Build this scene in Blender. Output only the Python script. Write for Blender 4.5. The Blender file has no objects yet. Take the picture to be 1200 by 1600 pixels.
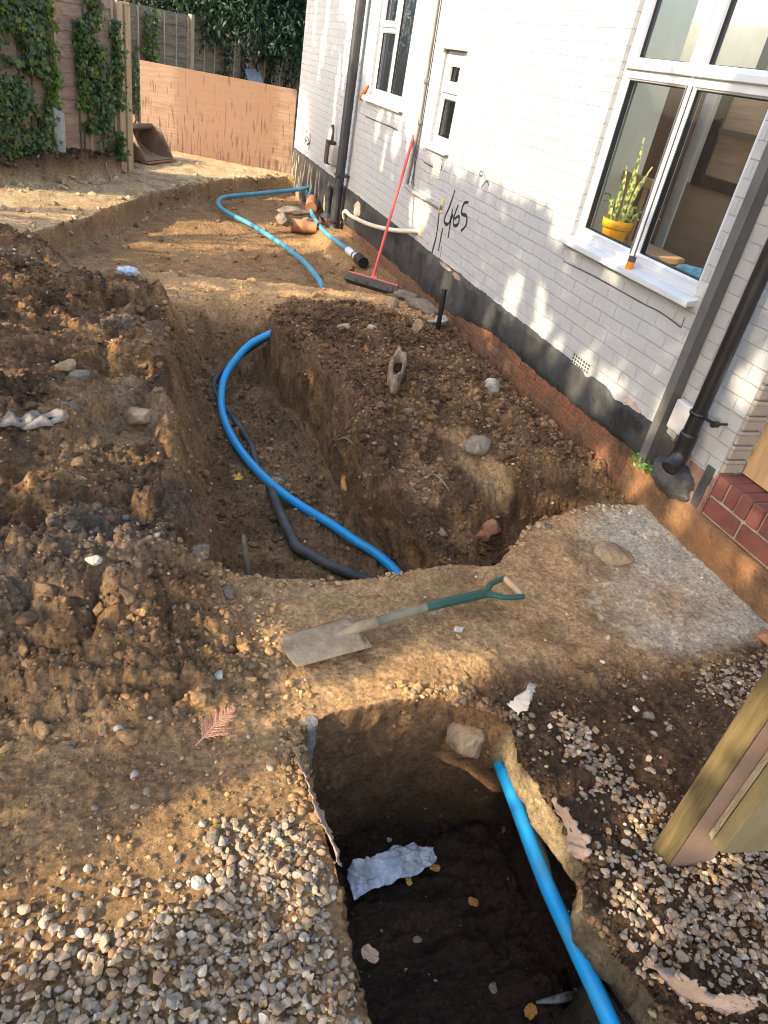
import bpy, bmesh, math, random
import numpy as np
from mathutils import Vector, Matrix
random.seed(7); RNG = np.random.RandomState(11)
scene = bpy.context.scene
COL = scene.collection
R = math.radians
CAM_H = 1.75           # eye height above the old concrete (z = 0)
W = 2.624              # X of the outer face of the house wall
# ------------------------------------------------------------------ camera
CX, CY, FPX = 600., 800., 1100.
_n = np.array([-341, 1708, FPX]); _n /= np.linalg.norm(_n)
_w = np.array([-432, -795, FPX]); _w = _w - _n*(_w@_n); _w /= np.linalg.norm(_w)
MC = np.stack([np.cross(_w, -_n), _w, -_n])      # world <- (right, down, forward)
cam_d = bpy.data.cameras.new('camera'); cam = bpy.data.objects.new('camera', cam_d); COL.objects.link(cam)
m4 = Matrix.Identity(4)
for i in range(3):
    m4[i][0] = MC[i, 0]; m4[i][1] = -MC[i, 1]; m4[i][2] = -MC[i, 2]
m4[2][3] = CAM_H
cam.matrix_world = m4
cam_d.sensor_fit = 'VERTICAL'; cam_d.sensor_height = 36.0; cam_d.lens = FPX/1600*36
cam_d.clip_start = 0.02; cam_d.clip_end = 500
scene.camera = cam
# ------------------------------------------------------------------ light
SUN_EL = R(28.0)
SH = np.array([-0.965, -0.262]); SH /= np.linalg.norm(SH)
SDIR = np.array([SH[0]*math.cos(SUN_EL), SH[1]*math.cos(SUN_EL), math.sin(SUN_EL)])
world = bpy.data.worlds.new('World'); scene.world = world; world.use_nodes = True
wn = world.node_tree; bg = wn.nodes['Background']
sky = wn.nodes.new('ShaderNodeTexSky'); sky.sky_type = 'NISHITA'; sky.sun_disc = False
sky.sun_elevation = SUN_EL; sky.sun_rotation = math.atan2(SH[0], SH[1]) % (2*math.pi)
sky.air_density = 1.0; sky.dust_density = 2.5; sky.ozone_density = 0.7
wn.links.new(sky.outputs[0], bg.inputs[0]); bg.inputs[1].default_value = 0.15
sun_d = bpy.data.lights.new('sun', 'SUN'); sun_d.energy = 2.05; sun_d.angle = R(0.55); sun_d.color = (1.0, 0.83, 0.58)
sun = bpy.data.objects.new('sun', sun_d); COL.objects.link(sun)
sun.rotation_euler = Vector(SDIR).to_track_quat('Z', 'Y').to_euler(); sun.location = (-8, -3, 8)
scene.view_settings.view_transform = 'Standard'; scene.view_settings.look = 'None'
scene.cycles.filter_width = 1.05; scene.view_settings.gamma = 1.0; scene.view_settings.exposure = 2.25

# ------------------------------------------------------------------ pixel -> place helpers
def ray(px, py):
    d = np.array([px-CX, py-CY, FPX]); d /= np.linalg.norm(d); return MC@d
def atZ(px, py, z=0.):
    r = ray(px, py); return r*((z-CAM_H)/r[2]) + np.array([0, 0, CAM_H])
def atX(px, py, x=W):
    r = ray(px, py); return r*(x/r[0]) + np.array([0, 0, CAM_H])
def atY(px, py, y):
    r = ray(px, py); return r*(y/r[1]) + np.array([0, 0, CAM_H])

# ------------------------------------------------------------------ noise (numpy)
def _h(ix, iy, iz, s):
    h = (ix*374761393 + iy*668265263 + iz*2147483647 + s*974634777) & 0xFFFFFFFF
    h = ((h ^ (h >> 13))*1274126177) & 0xFFFFFFFF
    h = ((h ^ (h >> 16))*2246822519) & 0xFFFFFFFF
    return ((h ^ (h >> 15)) & 0xFFFFFF)/float(0xFFFFFF)
def vnoise(x, y, z=None, s=0):
    if z is None: z = np.zeros_like(x)
    x0 = np.floor(x).astype(np.int64); y0 = np.floor(y).astype(np.int64); z0 = np.floor(z).astype(np.int64)
    fx = x-x0; fy = y-y0; fz = z-z0
    fx = fx*fx*fx*(fx*(fx*6-15)+10); fy = fy*fy*fy*(fy*(fy*6-15)+10); fz = fz*fz*fz*(fz*(fz*6-15)+10)
    o = 0
    for dx in (0, 1):
        wx = fx if dx else 1-fx
        for dy in (0, 1):
            wy = fy if dy else 1-fy
            for dz in (0, 1):
                wz = fz if dz else 1-fz
                o = o + wx*wy*wz*_h(x0+dx, y0+dy, z0+dz, s)
    return o*2-1
def fbm(x, y, z=None, s=0, o=4, g=0.5):
    if z is None: z = np.zeros_like(x)
    a = 1.; t = 0.; f = 1.; n = 0.
    for i in range(o):
        t = t + a*vnoise(x*f+13.7*i, y*f+7.1*i, z*f+3.3*i, s+i); n += a; a *= g; f *= 2.03
    return t/n
def ridged(x, y, s=0, o=4):
    a = 1.; t = 0.; f = 1.; n = 0.
    for i in range(o):
        t = t + a*(1-np.abs(vnoise(x*f+9.2*i, y*f+4.1*i, None, s+i))*2); n += a; a *= .55; f *= 2.1
    return t/n
def billow(x, y, s=0, o=4, g=.5):
    a = 1.; t = 0.; f = 1.; n = 0.
    for i in range(o):
        t = t + a*np.sqrt(np.abs(vnoise(x*f+5.1*i, y*f+8.3*i, None, s+i))); n += a; a *= g; f *= 2.1
    return t/n
def lumps(x, y, cell, s=0, keep=1.0, kz=0.8):
    """rounded half-buried lumps: one random ball per cell, the highest one wins"""
    gx = x/cell; gy = y/cell
    ix = np.floor(gx).astype(np.int64); iy = np.floor(gy).astype(np.int64)
    best = np.zeros_like(x); z = np.zeros_like(ix)
    for dx in (-1, 0, 1):
        for dy in (-1, 0, 1):
            cx = ix+dx; cy = iy+dy
            px = cx+.5+.8*(_h(cx, cy, z, s)-.5); py = cy+.5+.8*(_h(cx, cy, z+1, s)-.5)
            r = .22+.5*_h(cx, cy, z+2, s)**1.5; on = _h(cx, cy, z+3, s) < keep
            e = .65+.7*_h(cx, cy, z+4, s); an = 6.283*_h(cx, cy, z+5, s)
            ux = gx-px; uy = gy-py; ca = np.cos(an); sa = np.sin(an)
            d2 = ((ux*ca+uy*sa)/e)**2 + ((uy*ca-ux*sa)*e)**2
            hgt = np.sqrt(np.maximum(0, r*r-d2))*kz
            tl = (_h(cx, cy, z+6, s)-.5)*1.5
            cap = np.maximum(r*(.30+.45*_h(cx, cy, z+7, s))+tl*ux+(_h(cx, cy, z+8, s)-.5)*1.2*uy, 0)
            hgt = np.minimum(hgt, cap)
            best = np.maximum(best, np.where(on, hgt, 0))
    return best*cell
def sm(a, b, x):
    t = np.clip((x-a)/(b-a), 0, 1); return t*t*(3-2*t)
def lerp(a, b, t): return a+(b-a)*t

# ------------------------------------------------------------------ materials
def nt(name):
    m = bpy.data.materials.new(name); m.use_nodes = True
    return m, m.node_tree.nodes, m.node_tree.links, m.node_tree.nodes['Principled BSDF']
def rgba(c): return (c[0], c[1], c[2], 1)
def mat(name, col, rough=.6, spec=.4, metal=0., var=.25, vscale=8., bump=.15, bscale=60., bdist=.002, col2=None, coords='Object', stretch=(1, 1, 1), detail=6):
    m, n, l, p = nt(name)
    tc = n.new('ShaderNodeTexCoord'); mp = n.new('ShaderNodeMapping'); mp.inputs['Scale'].default_value = stretch
    l.new(tc.outputs[coords], mp.inputs[0])
    a = n.new('ShaderNodeTexNoise'); a.inputs['Scale'].default_value = vscale; a.inputs['Detail'].default_value = detail; a.inputs['Roughness'].default_value = .65
    l.new(mp.outputs[0], a.inputs['Vector'])
    r = n.new('ShaderNodeValToRGB'); r.color_ramp.elements[0].position = .32; r.color_ramp.elements[1].position = .68
    c2 = col2 if col2 else tuple(min(1, v*(1+var)) for v in col)
    c1 = col if col2 else tuple(v*(1-var) for v in col)
    r.color_ramp.elements[0].color = rgba(c1); r.color_ramp.elements[1].color = rgba(c2)
    l.new(a.outputs['Fac'], r.inputs[0]); l.new(r.outputs[0], p.inputs['Base Color'])
    p.inputs['Roughness'].default_value = rough; p.inputs['Specular IOR Level'].default_value = spec; p.inputs['Metallic'].default_value = metal
    if bump > 0:
        b = n.new('ShaderNodeTexNoise'); b.inputs['Scale'].default_value = bscale; b.inputs['Detail'].default_value = 5
        l.new(mp.outputs[0], b.inputs['Vector'])
        bm_ = n.new('ShaderNodeBump'); bm_.inputs['Strength'].default_value = bump; bm_.inputs['Distance'].default_value = bdist*5
        l.new(b.outputs['Fac'], bm_.inputs['Height']); l.new(bm_.outputs[0], p.inputs['Normal'])
    return m
def mat_attr(name, rough=.9, spec=.25, nscale=(45., 220.), nvar=.45, bump=(.5, .35), bd=(.012, .004), specks=0.):
    """base colour from the mesh's own colour attribute, broken up by fine procedural grain, crumbs and grit"""
    m, n, l, p = nt(name)
    at = n.new('ShaderNodeAttribute'); at.attribute_name = 'Col'
    tc = n.new('ShaderNodeTexCoord')
    a = n.new('ShaderNodeTexNoise'); a.inputs['Scale'].default_value = nscale[0]; a.inputs['Detail'].default_value = 9; a.inputs['Roughness'].default_value = .75
    l.new(tc.outputs['Object'], a.inputs['Vector'])
    mr = n.new('ShaderNodeMapRange'); mr.inputs[1].default_value = .33; mr.inputs[2].default_value = .67; mr.inputs[3].default_value = 1-nvar; mr.inputs[4].default_value = 1+nvar
    l.new(a.outputs['Fac'], mr.inputs[0])
    mx = n.new('ShaderNodeMix'); mx.data_type = 'RGBA'; mx.blend_type = 'MULTIPLY'; mx.inputs[0].default_value = 1
    l.new(at.outputs['Color'], mx.inputs[6]); l.new(mr.outputs[0], mx.inputs[7]); outc = mx.outputs[2]
    v = n.new('ShaderNodeTexNoise'); v.inputs['Scale'].default_value = nscale[1]; v.inputs['Detail'].default_value = 5; v.inputs['Roughness'].default_value = .7
    l.new(tc.outputs['Object'], v.inputs['Vector'])
    b1 = n.new('ShaderNodeBump'); b1.inputs['Strength'].default_value = bump[0]; b1.inputs['Distance'].default_value = bd[0]
    l.new(a.outputs['Fac'], b1.inputs['Height'])
    b2 = n.new('ShaderNodeBump'); b2.inputs['Strength'].default_value = bump[1]; b2.inputs['Distance'].default_value = bd[1]
    l.new(v.outputs['Fac'], b2.inputs['Height']); l.new(b1.outputs[0], b2.inputs['Normal']); nrm = b2.outputs[0]
    if specks:
        # grit: little stones set in the soil, each with its own tone
        wv = n.new('ShaderNodeVectorMath'); wv.operation = 'SCALE'; wv.inputs['Scale'].default_value = .012; l.new(a.outputs['Color'], wv.inputs[0])
        wa = n.new('ShaderNodeVectorMath'); wa.operation = 'ADD'; l.new(tc.outputs['Object'], wa.inputs[0]); l.new(wv.outputs[0], wa.inputs[1])
        for sc, lim, hh in ((95., .86, .004), (190., .80, .003)):
            vo = n.new('ShaderNodeTexVoronoi'); vo.inputs['Scale'].default_value = sc; l.new(wa.outputs[0], vo.inputs['Vector'])
            sp = n.new('ShaderNodeSeparateColor'); l.new(vo.outputs['Color'], sp.inputs[0])
            on = n.new('ShaderNodeMath'); on.operation = 'GREATER_THAN'; on.inputs[1].default_value = lim; l.new(sp.outputs[0], on.inputs[0])
            di = n.new('ShaderNodeMapRange'); di.inputs[1].default_value = .46; di.inputs[2].default_value = .30; l.new(vo.outputs['Distance'], di.inputs[0])
            mk = n.new('ShaderNodeMath'); mk.operation = 'MULTIPLY'; l.new(on.outputs[0], mk.inputs[0]); l.new(di.outputs[0], mk.inputs[1])
            tone = n.new('ShaderNodeMapRange'); tone.inputs[3].default_value = .5; tone.inputs[4].default_value = 1.0+.8*specks; l.new(sp.outputs[1], tone.inputs[0])
            tm = n.new('ShaderNodeMix'); tm.data_type = 'RGBA'; tm.blend_type = 'MULTIPLY'; l.new(mk.outputs[0], tm.inputs[0]); l.new(outc, tm.inputs[6]); l.new(tone.outputs[0], tm.inputs[7]); outc = tm.outputs[2]
            b3 = n.new('ShaderNodeBump'); b3.inputs['Strength'].default_value = .8; b3.inputs['Distance'].default_value = hh; l.new(mk.outputs[0], b3.inputs['Height']); l.new(nrm, b3.inputs['Normal']); nrm = b3.outputs[0]
    l.new(outc, p.inputs['Base Color']); l.new(nrm, p.inputs['Normal'])
    p.inputs['Roughness'].default_value = rough; p.inputs['Specular IOR Level'].default_value = spec
    return m

# ------------------------------------------------------------------ object helpers
def tag(o, label=None, cat=None, group=None, kind=None):
    if label: o['label'] = label
    if cat: o['category'] = cat
    if group: o['group'] = group
    if kind: o['kind'] = kind
    return o
def thing(name, label, cat, loc=(0, 0, 0), group=None):
    o = bpy.data.objects.new(name, None); o.empty_display_size = .1; COL.objects.link(o); o.location = loc
    return tag(o, label, cat, group)
def np_mesh(name, V, F, m, parent=None, col=None, smooth=True):
    """V (n,3), F (k,3|4)"""
    V = np.asarray(V, dtype=np.float32); F = np.asarray(F, dtype=np.int32)
    me = bpy.data.meshes.new(name); k = F.shape[1]
    me.vertices.add(len(V)); me.vertices.foreach_set('co', V.ravel())
    me.loops.add(F.size); me.loops.foreach_set('vertex_index', F.ravel())
    me.polygons.add(len(F)); me.polygons.foreach_set('loop_start', np.arange(0, F.size, k, dtype=np.int32))
    me.polygons.foreach_set('loop_total', np.full(len(F), k, dtype=np.int32))
    me.polygons.foreach_set('use_smooth', np.full(len(F), smooth, dtype=bool))
    me.update(calc_edges=True)
    if col is not None:
        ca = me.color_attributes.new('Col', 'FLOAT_COLOR', 'POINT')
        c4 = np.ones((len(V), 4), dtype=np.float32); c4[:, :3] = col; ca.data.foreach_set('color', c4.ravel())
    if m: me.materials.append(m)
    o = bpy.data.objects.new(name, me); COL.objects.link(o); o.parent = parent
    return o
class MB:
    """collects shapes, links them as one mesh object"""
    def __init__(s): s.v = []; s.f = []; s.sm = []
    def add(s, V, F, smooth=False):
        b = len(s.v); s.v += [tuple(map(float, p)) for p in V]
        s.f += [tuple(int(i)+b for i in q) for q in F]; s.sm += [smooth]*len(F); return s
    def box(s, lo, hi, ax=None, org=(0, 0, 0), bev=0.0):
        lo = np.array(lo, float); hi = np.array(hi, float)
        if bev <= 0:
            P = np.array([[(lo, hi)[i][0], (lo, hi)[j][1], (lo, hi)[k][2]] for i in (0, 1) for j in (0, 1) for k in (0, 1)])
            F = [(0, 1, 3, 2), (4, 6, 7, 5), (0, 4, 5, 1), (2, 3, 7, 6), (0, 2, 6, 4), (1, 5, 7, 3)]
        else:
            bm = bmesh.new(); bmesh.ops.create_cube(bm, size=1)
            for v in bm.verts: v.co = Vector(tuple(lo+(hi-lo)*(np.array(v.co)+.5)))
            bmesh.ops.bevel(bm, geom=bm.edges[:], offset=bev, segments=2, affect='EDGES', profile=.5)
            bm.verts.ensure_lookup_table(); P = np.array([v.co[:] for v in bm.verts]); F = [[v.index for v in f.verts] for f in bm.faces]; bm.free()
        if ax is not None: P = P@np.array(ax, float)
        return s.add(P+np.array(org, float), F)
    def tube(s, pts, r, seg=12, cap=True, res=0, sub=None):
        P = np.array(pts, float); rr = np.array([r]*len(P) if np.isscalar(r) else r, float)
        if res: P, rr = smooth_path(P, rr, res)
        n = len(P); T = np.gradient(P, axis=0); T /= np.linalg.norm(T, axis=1)[:, None]+1e-12
        up = np.array([0, 0, 1.]) if abs(T[0][2]) < .9 else np.array([1., 0, 0])
        u = np.cross(T[0], up); u /= np.linalg.norm(u); V = []
        for i in range(n):
            u = u-T[i]*(u@T[i]); u /= np.linalg.norm(u)+1e-12; w = np.cross(T[i], u)
            for k in range(seg):
                a = 2*math.pi*k/seg; V.append(P[i]+rr[i]*(math.cos(a)*u+math.sin(a)*w))
        F = [(i*seg+k, i*seg+(k+1) % seg, (i+1)*seg+(k+1) % seg, (i+1)*seg+k) for i in range(n-1) for k in range(seg)]
        s.add(V, F, True)
        if cap:
            s.add(V[:seg], [tuple(range(seg))[::-1]]); s.add(V[-seg:], [tuple(range(seg))])
        return s
    def prism(s, poly, lo, hi, f):
        """2D polygon extruded between lo and hi; f(a,b,t) -> xyz"""
        n = len(poly); V = [f(a, b, lo) for a, b in poly]+[f(a, b, hi) for a, b in poly]
        F = [tuple(range(n))[::-1], tuple(range(n, 2*n))]+[(i, (i+1) % n, n+(i+1) % n, n+i) for i in range(n)]
        return s.add(V, F)
    def ball(s, c, rad, sub=2, rough=.0, seed=0, sc=(1, 1, 1)):
        V, F = ico(sub); D = np.array(V)
        if rough: D = D*(1+rough*fbm(D[:, 0]*1.7+seed*3.1, D[:, 1]*1.7, D[:, 2]*1.7, seed, 3))[:, None]
        return s.add(D*rad*np.array(sc)+np.array(c), F, True)
    def build(s, name, m=None, parent=None, bevel=0, recalc=True):
        me = bpy.data.meshes.new(name); me.from_pydata(s.v, [], s.f); me.polygons.foreach_set('use_smooth', s.sm)
        if recalc:
            bm = bmesh.new(); bm.from_mesh(me); bmesh.ops.recalc_face_normals(bm, faces=bm.faces[:]); bm.to_mesh(me); bm.free()
        if m: me.materials.append(m)
        o = bpy.data.objects.new(name, me); COL.objects.link(o); o.parent = parent
        if bevel:
            b = o.modifiers.new('bevel', 'BEVEL'); b.width = bevel; b.segments = 2; b.limit_method = 'ANGLE'
        return o
def smooth_path(P, rr, res):
    n = len(P); Q = []; q = []
    for i in range(n-1):
        p0 = P[max(i-1, 0)]; p1 = P[i]; p2 = P[i+1]; p3 = P[min(i+2, n-1)]
        for k in range(res):
            t = k/res
            Q.append(.5*((2*p1)+(-p0+p2)*t+(2*p0-5*p1+4*p2-p3)*t*t+(-p0+3*p1-3*p2+p3)*t**3)); q.append(rr[i]+(rr[i+1]-rr[i])*t)
    Q.append(P[-1]); q.append(rr[-1]); return np.array(Q), np.array(q)
_ICO = {}
def ico(sub):
    if sub not in _ICO:
        bm = bmesh.new(); bmesh.ops.create_icosphere(bm, subdivisions=sub, radius=1)
        bm.verts.ensure_lookup_table()
        _ICO[sub] = (np.array([v.co[:] for v in bm.verts]), np.array([[v.index for v in f.verts] for f in bm.faces])); bm.free()
    return _ICO[sub]

# ================================================================== GROUND
YF_X = [.28, .44, .64, .87, 1.05, 1.23, 1.53, 1.84, 2.07, 2.41, 2.7]
YF_Y = [2.03, 2.10, 2.09, 2.06, 2.09, 2.12, 2.10, 2.38, 2.47, 2.51, 2.5]
def yF(x): return np.interp(x, YF_X, YF_Y)
def xl(y): return np.interp(y, [2.0, 2.6, 3.0, 3.6, 4.2, 5.0, 5.6], [.50, .55, .54, .55, .57, .64, .72])
def xw(y): return np.interp(y, [2.0, 2.3, 2.6, 2.8, 3.0, 3.2, 3.6, 4.0, 4.3, 4.55, 4.8, 5.1, 5.3], [1.50, 1.46, 1.38, 1.29, 1.21, 1.19, 1.23, 1.25, 1.18, 1.08, 1.03, 1.06, 1.2])
def ypath(x): return np.interp(x, [-3, -.95, -.64, -.2, .43, 1.43, 2.5], [4.5, 6.5, 7.06, 7.9, 9.32, 10.77, 11.7])
def ybank(x): return np.interp(x, [-4, -2.5, -1.11, -.5, -.02, .22, .40, .8], [6.2, 7.5, 8.73, 9.25, 9.9, 10.9, 14., 20.])
def xr(y): return np.interp(y, [-1, .30, .39, .49, .58, .67, .74, .82, .92, 1.0, 1.15, 1.3], [1.15, 1.17, 1.17, 1.13, 1.10, 1.08, 1.12, 1.165, 1.15, 1.13, 1.14, 1.16])
def xlh(y): return np.interp(y, [-1, .58, .8, 1.03, 1.26, 1.45], [.47, .47, .475, .48, .465, .5])
def yb(x): return np.interp(x, [.4, .5, .6, .78, .9, 1.0, 1.1, 1.2], [1.36, 1.385, 1.42, 1.44, 1.435, 1.41, 1.34, 1.22])
HOLE = -.75; TR = -.45
def heap_m(x, y):
    yfar = np.interp(x, [-3, -.85, -.22, .1, .35], [7.0, 6.5, 5.75, 5.55, 5.35]) + .1*vnoise(x*3, y*3, None, 5)
    near = sm(1.4, 2.1, y-.1*x+.18*fbm(x*2.2, y*2.2, None, 21, 3))
    return near*(1-sm(yfar-.7, yfar, y))*(1-sm(-.46, .02, x-xl(y)+.10*fbm(x*3, y*3, None, 23, 3)))
def region(x, y):
    """masks 0..1 for the kinds of ground"""
    d = {}
    nx = x+.04*fbm(x*7, y*7, None, 31, 3); ny = y+.04*fbm(x*7, y*7, None, 37, 3)
    d['heap'] = heap_m(x, y)
    sx = x+.016*fbm(x*13, y*13, None, 41, 3); sy = y+.016*fbm(x*13, y*13, None, 43, 3)
    ledge = sy-yF(sx)                                 # >0 beyond the near slab
    far = sm(5.62, 5.02+.2*sm(.9, 1.2, x), sy+.06*vnoise(x*5, y*5, None, 3))
    d['tr'] = sm(-.36, .03, sx-xl(sy)+.09*fbm(x*2.6, y*2.6, None, 24, 3)*sm(2.2, 2.6, y))*sm(0, .06, ledge)*far*(x < 3)
    dW = xw(sy)-sx
    d['dW'] = dW; d['ledge'] = ledge; d['sx'] = sx; d['sy'] = sy
    d['mound'] = (dW < 0)*sm(0, .06, ledge)*sm(5.75, 5.3, sy)
    ex = sm(.0, .12, ypath(nx)-ny)*sm(6.05, 6.4, ny+.1*(x-1))*sm(-.95, -.4, x-(.1-.35*(y-6.2)))
    d['ex'] = ex
    d['bank'] = sm(0, .16, ny-ybank(nx))
    d['path'] = sm(-.05, .05, ny-ypath(nx))*(1-d['bank'])*(y > 6)
    hx = x+.012*fbm(x*16, y*16, None, 47, 3); hy = y+.012*fbm(x*16, y*16, None, 53, 3)
    d['hR'] = xr(hy)-hx; d['hL'] = hx-xlh(hy); d['hB'] = yb(hx)-hy
    d['slab'] = sm(.02, -.02, ledge)*sm(1.36, 1.5, ny-.12*sm(.9, 1.2, x)+.05)*sm(.15, .5, nx)
    d['ridge'] = sm(5.3, 5.45, ny)*sm(6.4, 6.1, ny+.1*(x-1))*sm(0., .5, nx)
    gl = sm(.50, .40, x)*sm(1.17, 1.0, ny+.08*nx+.12*fbm(x*5, y*5, None, 61, 2))
    glm = np.clip(sm(.14, .24, nx+.1*fbm(x*6, y*6, None, 66, 2))*sm(1.2, 1.02, ny)+sm(.92, .80, ny+.05*fbm(x*4, y*4, None, 67, 2))*(.62+.3*fbm(x*7, y*7, None, 68, 2))+.20*sm(1.15, .95, ny), 0, 1)
    d['grL'] = gl*glm
    rr = (ny-(.98-.0*x)) ; line = np.abs(nx-(1.375+.17*(1.22-ny)))
    ridge_line = sm(.085, .035, line)*sm(.7, .8, ny)*sm(1.30, 1.2, ny)+.10*sm(.25, .1, line)*sm(.7, .8, ny)*sm(1.36, 1.24, ny)
    grR = sm(1.13, 1.22, x)*sm(.86, .76, ny+.05*(nx-1.5)+.04*fbm(x*8, y*8, None, 64, 2))*sm(.44, .56, ny+.2*(nx-1.2))+.16*sm(1.13, 1.22, x)*sm(.5, .4, ny)
    far_r = sm(1.95, 2.05, nx)*sm(1.42, 1.36, ny)*sm(1.12, 1.24, ny)
    d['grR'] = np.clip(ridge_line+grR+.8*far_r, 0, 1)*(d['hR'] < -.0)
    return d
def terrain(x, y, fine=True):
    """final positions and colours for grid parameters x, y"""
    d = region(x, y); N = len(x)
    heap, trm, dW, ex, bank = d['heap'], d['tr'], d['dW'], d['ex'], d['bank']
    lump = fbm(x*1.3, y*1.3, None, 71, 4)
    z = .012*fbm(x*3, y*3, None, 73, 3)
    # far part
    z = lerp(z, -.24+.02*fbm(x*4, y*4, None, 75, 3)+.17*sm(2.2, 2.45, x+.1*fbm(x*4, y*4, None, 77, 2))*sm(9.5, 8.6, y), ex)
    z = z + d['bank']*(.23+.06*fbm(x*3, y*3, None, 79, 3)+.03*fbm(x*11, y*11, None, 80, 3))
    # spoil heap
    zh = .22+.11*lump+.06*sm(.2, -1.0, x)+.05*fbm(x*4, y*4, None, 81, 3)+.055*ridged(x*2.1, y*2.1, 82, 4)
    zh = zh-.13*sm(.18, .5, fbm(x*2.7+4, y*2.7, None, 86, 3))*sm(2.0, 2.4, y)
    z = lerp(z, zh, heap)
    # mound between the trench and the house
    top = .03+.11*np.exp(-((x-1.75)/.45)**2-((y-4.75)/.6)**2)+.04*np.exp(-((x-xw(y)-.1)/.1)**2) - .10*sm(3.6, 2.6, y)*sm(2.6, 2.0, x) + .05*fbm(x*2.5, y*2.5, None, 83, 4)
    top = top+.05*ridged(x*2.6, y*2.6, 84, 3)-.02-.10*sm(3.1, 2.5, y)*sm(1.7, 1.35, x)
    top = lerp(top, -.05, sm(2.25, 2.55, x))
    pit = sm(2.78, 2.42, y-.30*np.abs(x-1.75)+.08*fbm(x*4, y*4, None, 85, 3)-.12*sm(1.2, 1.6, x))*sm(2.62, 2.35, x)
    notch = sm(.16, .02, np.abs(x-1.30+.3*(y-2.5))) * sm(2.75, 2.55, y)
    top = lerp(top, -.33, np.clip(pit*sm(1.2, 1.75, x)+sm(2.42, 2.3, y+.03*x)+notch*.6, 0, 1)*sm(2.62, 2.4, x))
    scar = np.exp(-((x-1.80-.1*(3.1-y))/.10)**2)*sm(3.3, 3.2, y)*sm(2.8, 2.9, y)
    ml = sm(0, .06, d['ledge'])*sm(5.75, 5.3, d['sy'])*sm(.4, 0., d['dW'])
    z = lerp(z, top, d['mound'])
    # trench floor
    inT = trm*sm(-.001, .0, dW)
    bT = .085; t = np.clip(dW/bT, 0, 1)
    floor = TR+.035*fbm(x*3, y*3, None, 87, 4)+.05*sm(3.4, 5.2, y)
    zz = lerp(z, floor, trm)
    gate = sm(0, .06, d['ledge'])*sm(5.75, 5.25, d['sy'])
    z = np.where((dW > 0), lerp(np.where(dW < .12, lerp(zz, lerp(top, zz, t), gate), zz), zz, np.clip((dW-bT)/.03, 0, 1)), z)
    shiftT = np.where(dW > 0, np.clip(dW/bT, 0, 1)*bT*.85*(1-sm(bT, .5, dW)), 0)*trm*gate
    # the square hole in front
    b = .10
    hR, hL, hB = d['hR'], d['hL'], d['hB']
    cR = np.clip(hR/b, 0, 1); cL = np.clip(hL/b, 0, 1); cB = np.clip(hB/b, 0, 1)
    tH = np.minimum(np.minimum(cR, cL), cB)
    hfl = HOLE+.03*fbm(x*3, y*3, None, 91, 4)
    zl = z
    # left and right rims: slight fall of the ground to the edge
    zl = zl+(-.02)*sm(.10, 0, -hL)*(hL < 0)*(hB > -.05)
    zh2 = lerp(zl, hfl, tH)
    und = sm(.20, .40, tH)*(.13+.06*sm(.62, .72, y))*sm(1.36, 1.24, y)*(1-sm(.05, .3, hR-b))
    sR = (cR*b*(1-sm(b, .45, hR)) + und)*cL*cB*(hR > 0)
    sL = cL*b*(1-sm(b, .45, hL))*cR*cB*(hL > 0)
    sB = cB*b*.92*(1-sm(b, .5, hB))*cR*cL*(hB > 0)
    inH = (tH > 0)
    z = np.where(inH, zh2, zl)
    X = x+sR-sL+shiftT; Y = y+sB; Z = z
    wallH = ((tH > .0) & (tH < 1)).astype(float)
    wallT = ((dW > 0) & (dW < bT)).astype(float)*trm
    hole_floor = (tH >= 1).astype(float)
    # ---------------- roughness by kind of ground
    slab, ridge, path = d['slab'], d['ridge'], d['path']
    smoothg = np.clip(slab+ridge*.8+path+ex*.7, 0, 1)
    flatL = sm(.55, .3, np.abs(x-.1))*sm(.6, .4, np.abs(y-1.35))*.6
    rough = np.clip(1-.75*smoothg-flatL, .16, 1)
    rough = rough*(1-.75*wallT)*(1-.6*wallH)
    scarT = sm(.15, .05, np.abs(x-1.86+.25*(y-3)))*sm(2.72, 2.85, y)*sm(3.35, 3.2, y)
    scar2 = sm(.2, .1, np.abs(x-1.50+.1*(y-3)))*sm(2.5, 2.6, y)*sm(3.5, 3.3, y)
    rough = rough*(1-.85*np.clip(scarT+.8*scar2, 0, 1)*(d['mound'] > .5))
    x0_, y0_ = x, y; x, y = X, Y
    q = x+.030*fbm(x*11, y*11, Z*9, 95, 4)+.006*fbm(x*50, y*50, None, 94, 2); w = y+.030*fbm(x*11+5, y*11, Z*9, 97, 4)+.006*fbm(x*50+3, y*50, None, 96, 2)
    clod = np.clip(heap*1.1+d['mound']*.9+inT*.5+hole_floor*.8+bank*.8+3.2*trm*(1-trm), 0, 1)
    cl = clod*np.clip(.55+.9*fbm(x*1.9, y*1.9, None, 99, 3), 0, 1)
    near_cl = sm(1.35, 1.6, y)*sm(2.6, 2.2, y)*sm(.5, .2, x)
    disp = lumps(q, w, .15, 101, .55, .75)*np.clip(cl*.8+near_cl*.7, 0, 1)*.7
    disp = np.maximum(disp, lumps(q, w, .065, 103, .7, .8)*np.clip(cl+.4*rough*clod+near_cl*.4, 0, 1))
    disp = disp+lumps(q, w, .03, 105, .7, .7)*rough*.8+lumps(x, y, .013, 107, .6, .6)*(.25+.6*rough)
    disp = disp+rough*(.020*fbm(x*7, y*7, Z*7, 109, 4)+.016*ridged(x*13, y*13, 110, 4)-.008+.012*fbm(x*30, y*30, Z*30, 111, 4))+.0035*fbm(x*60, y*60, Z*60, 113, 2)+.004*fbm(x*14, y*14, None, 115, 3)
    cgate = np.clip(cl*1.25+near_cl*1.7, 0, 1.4)
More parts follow.
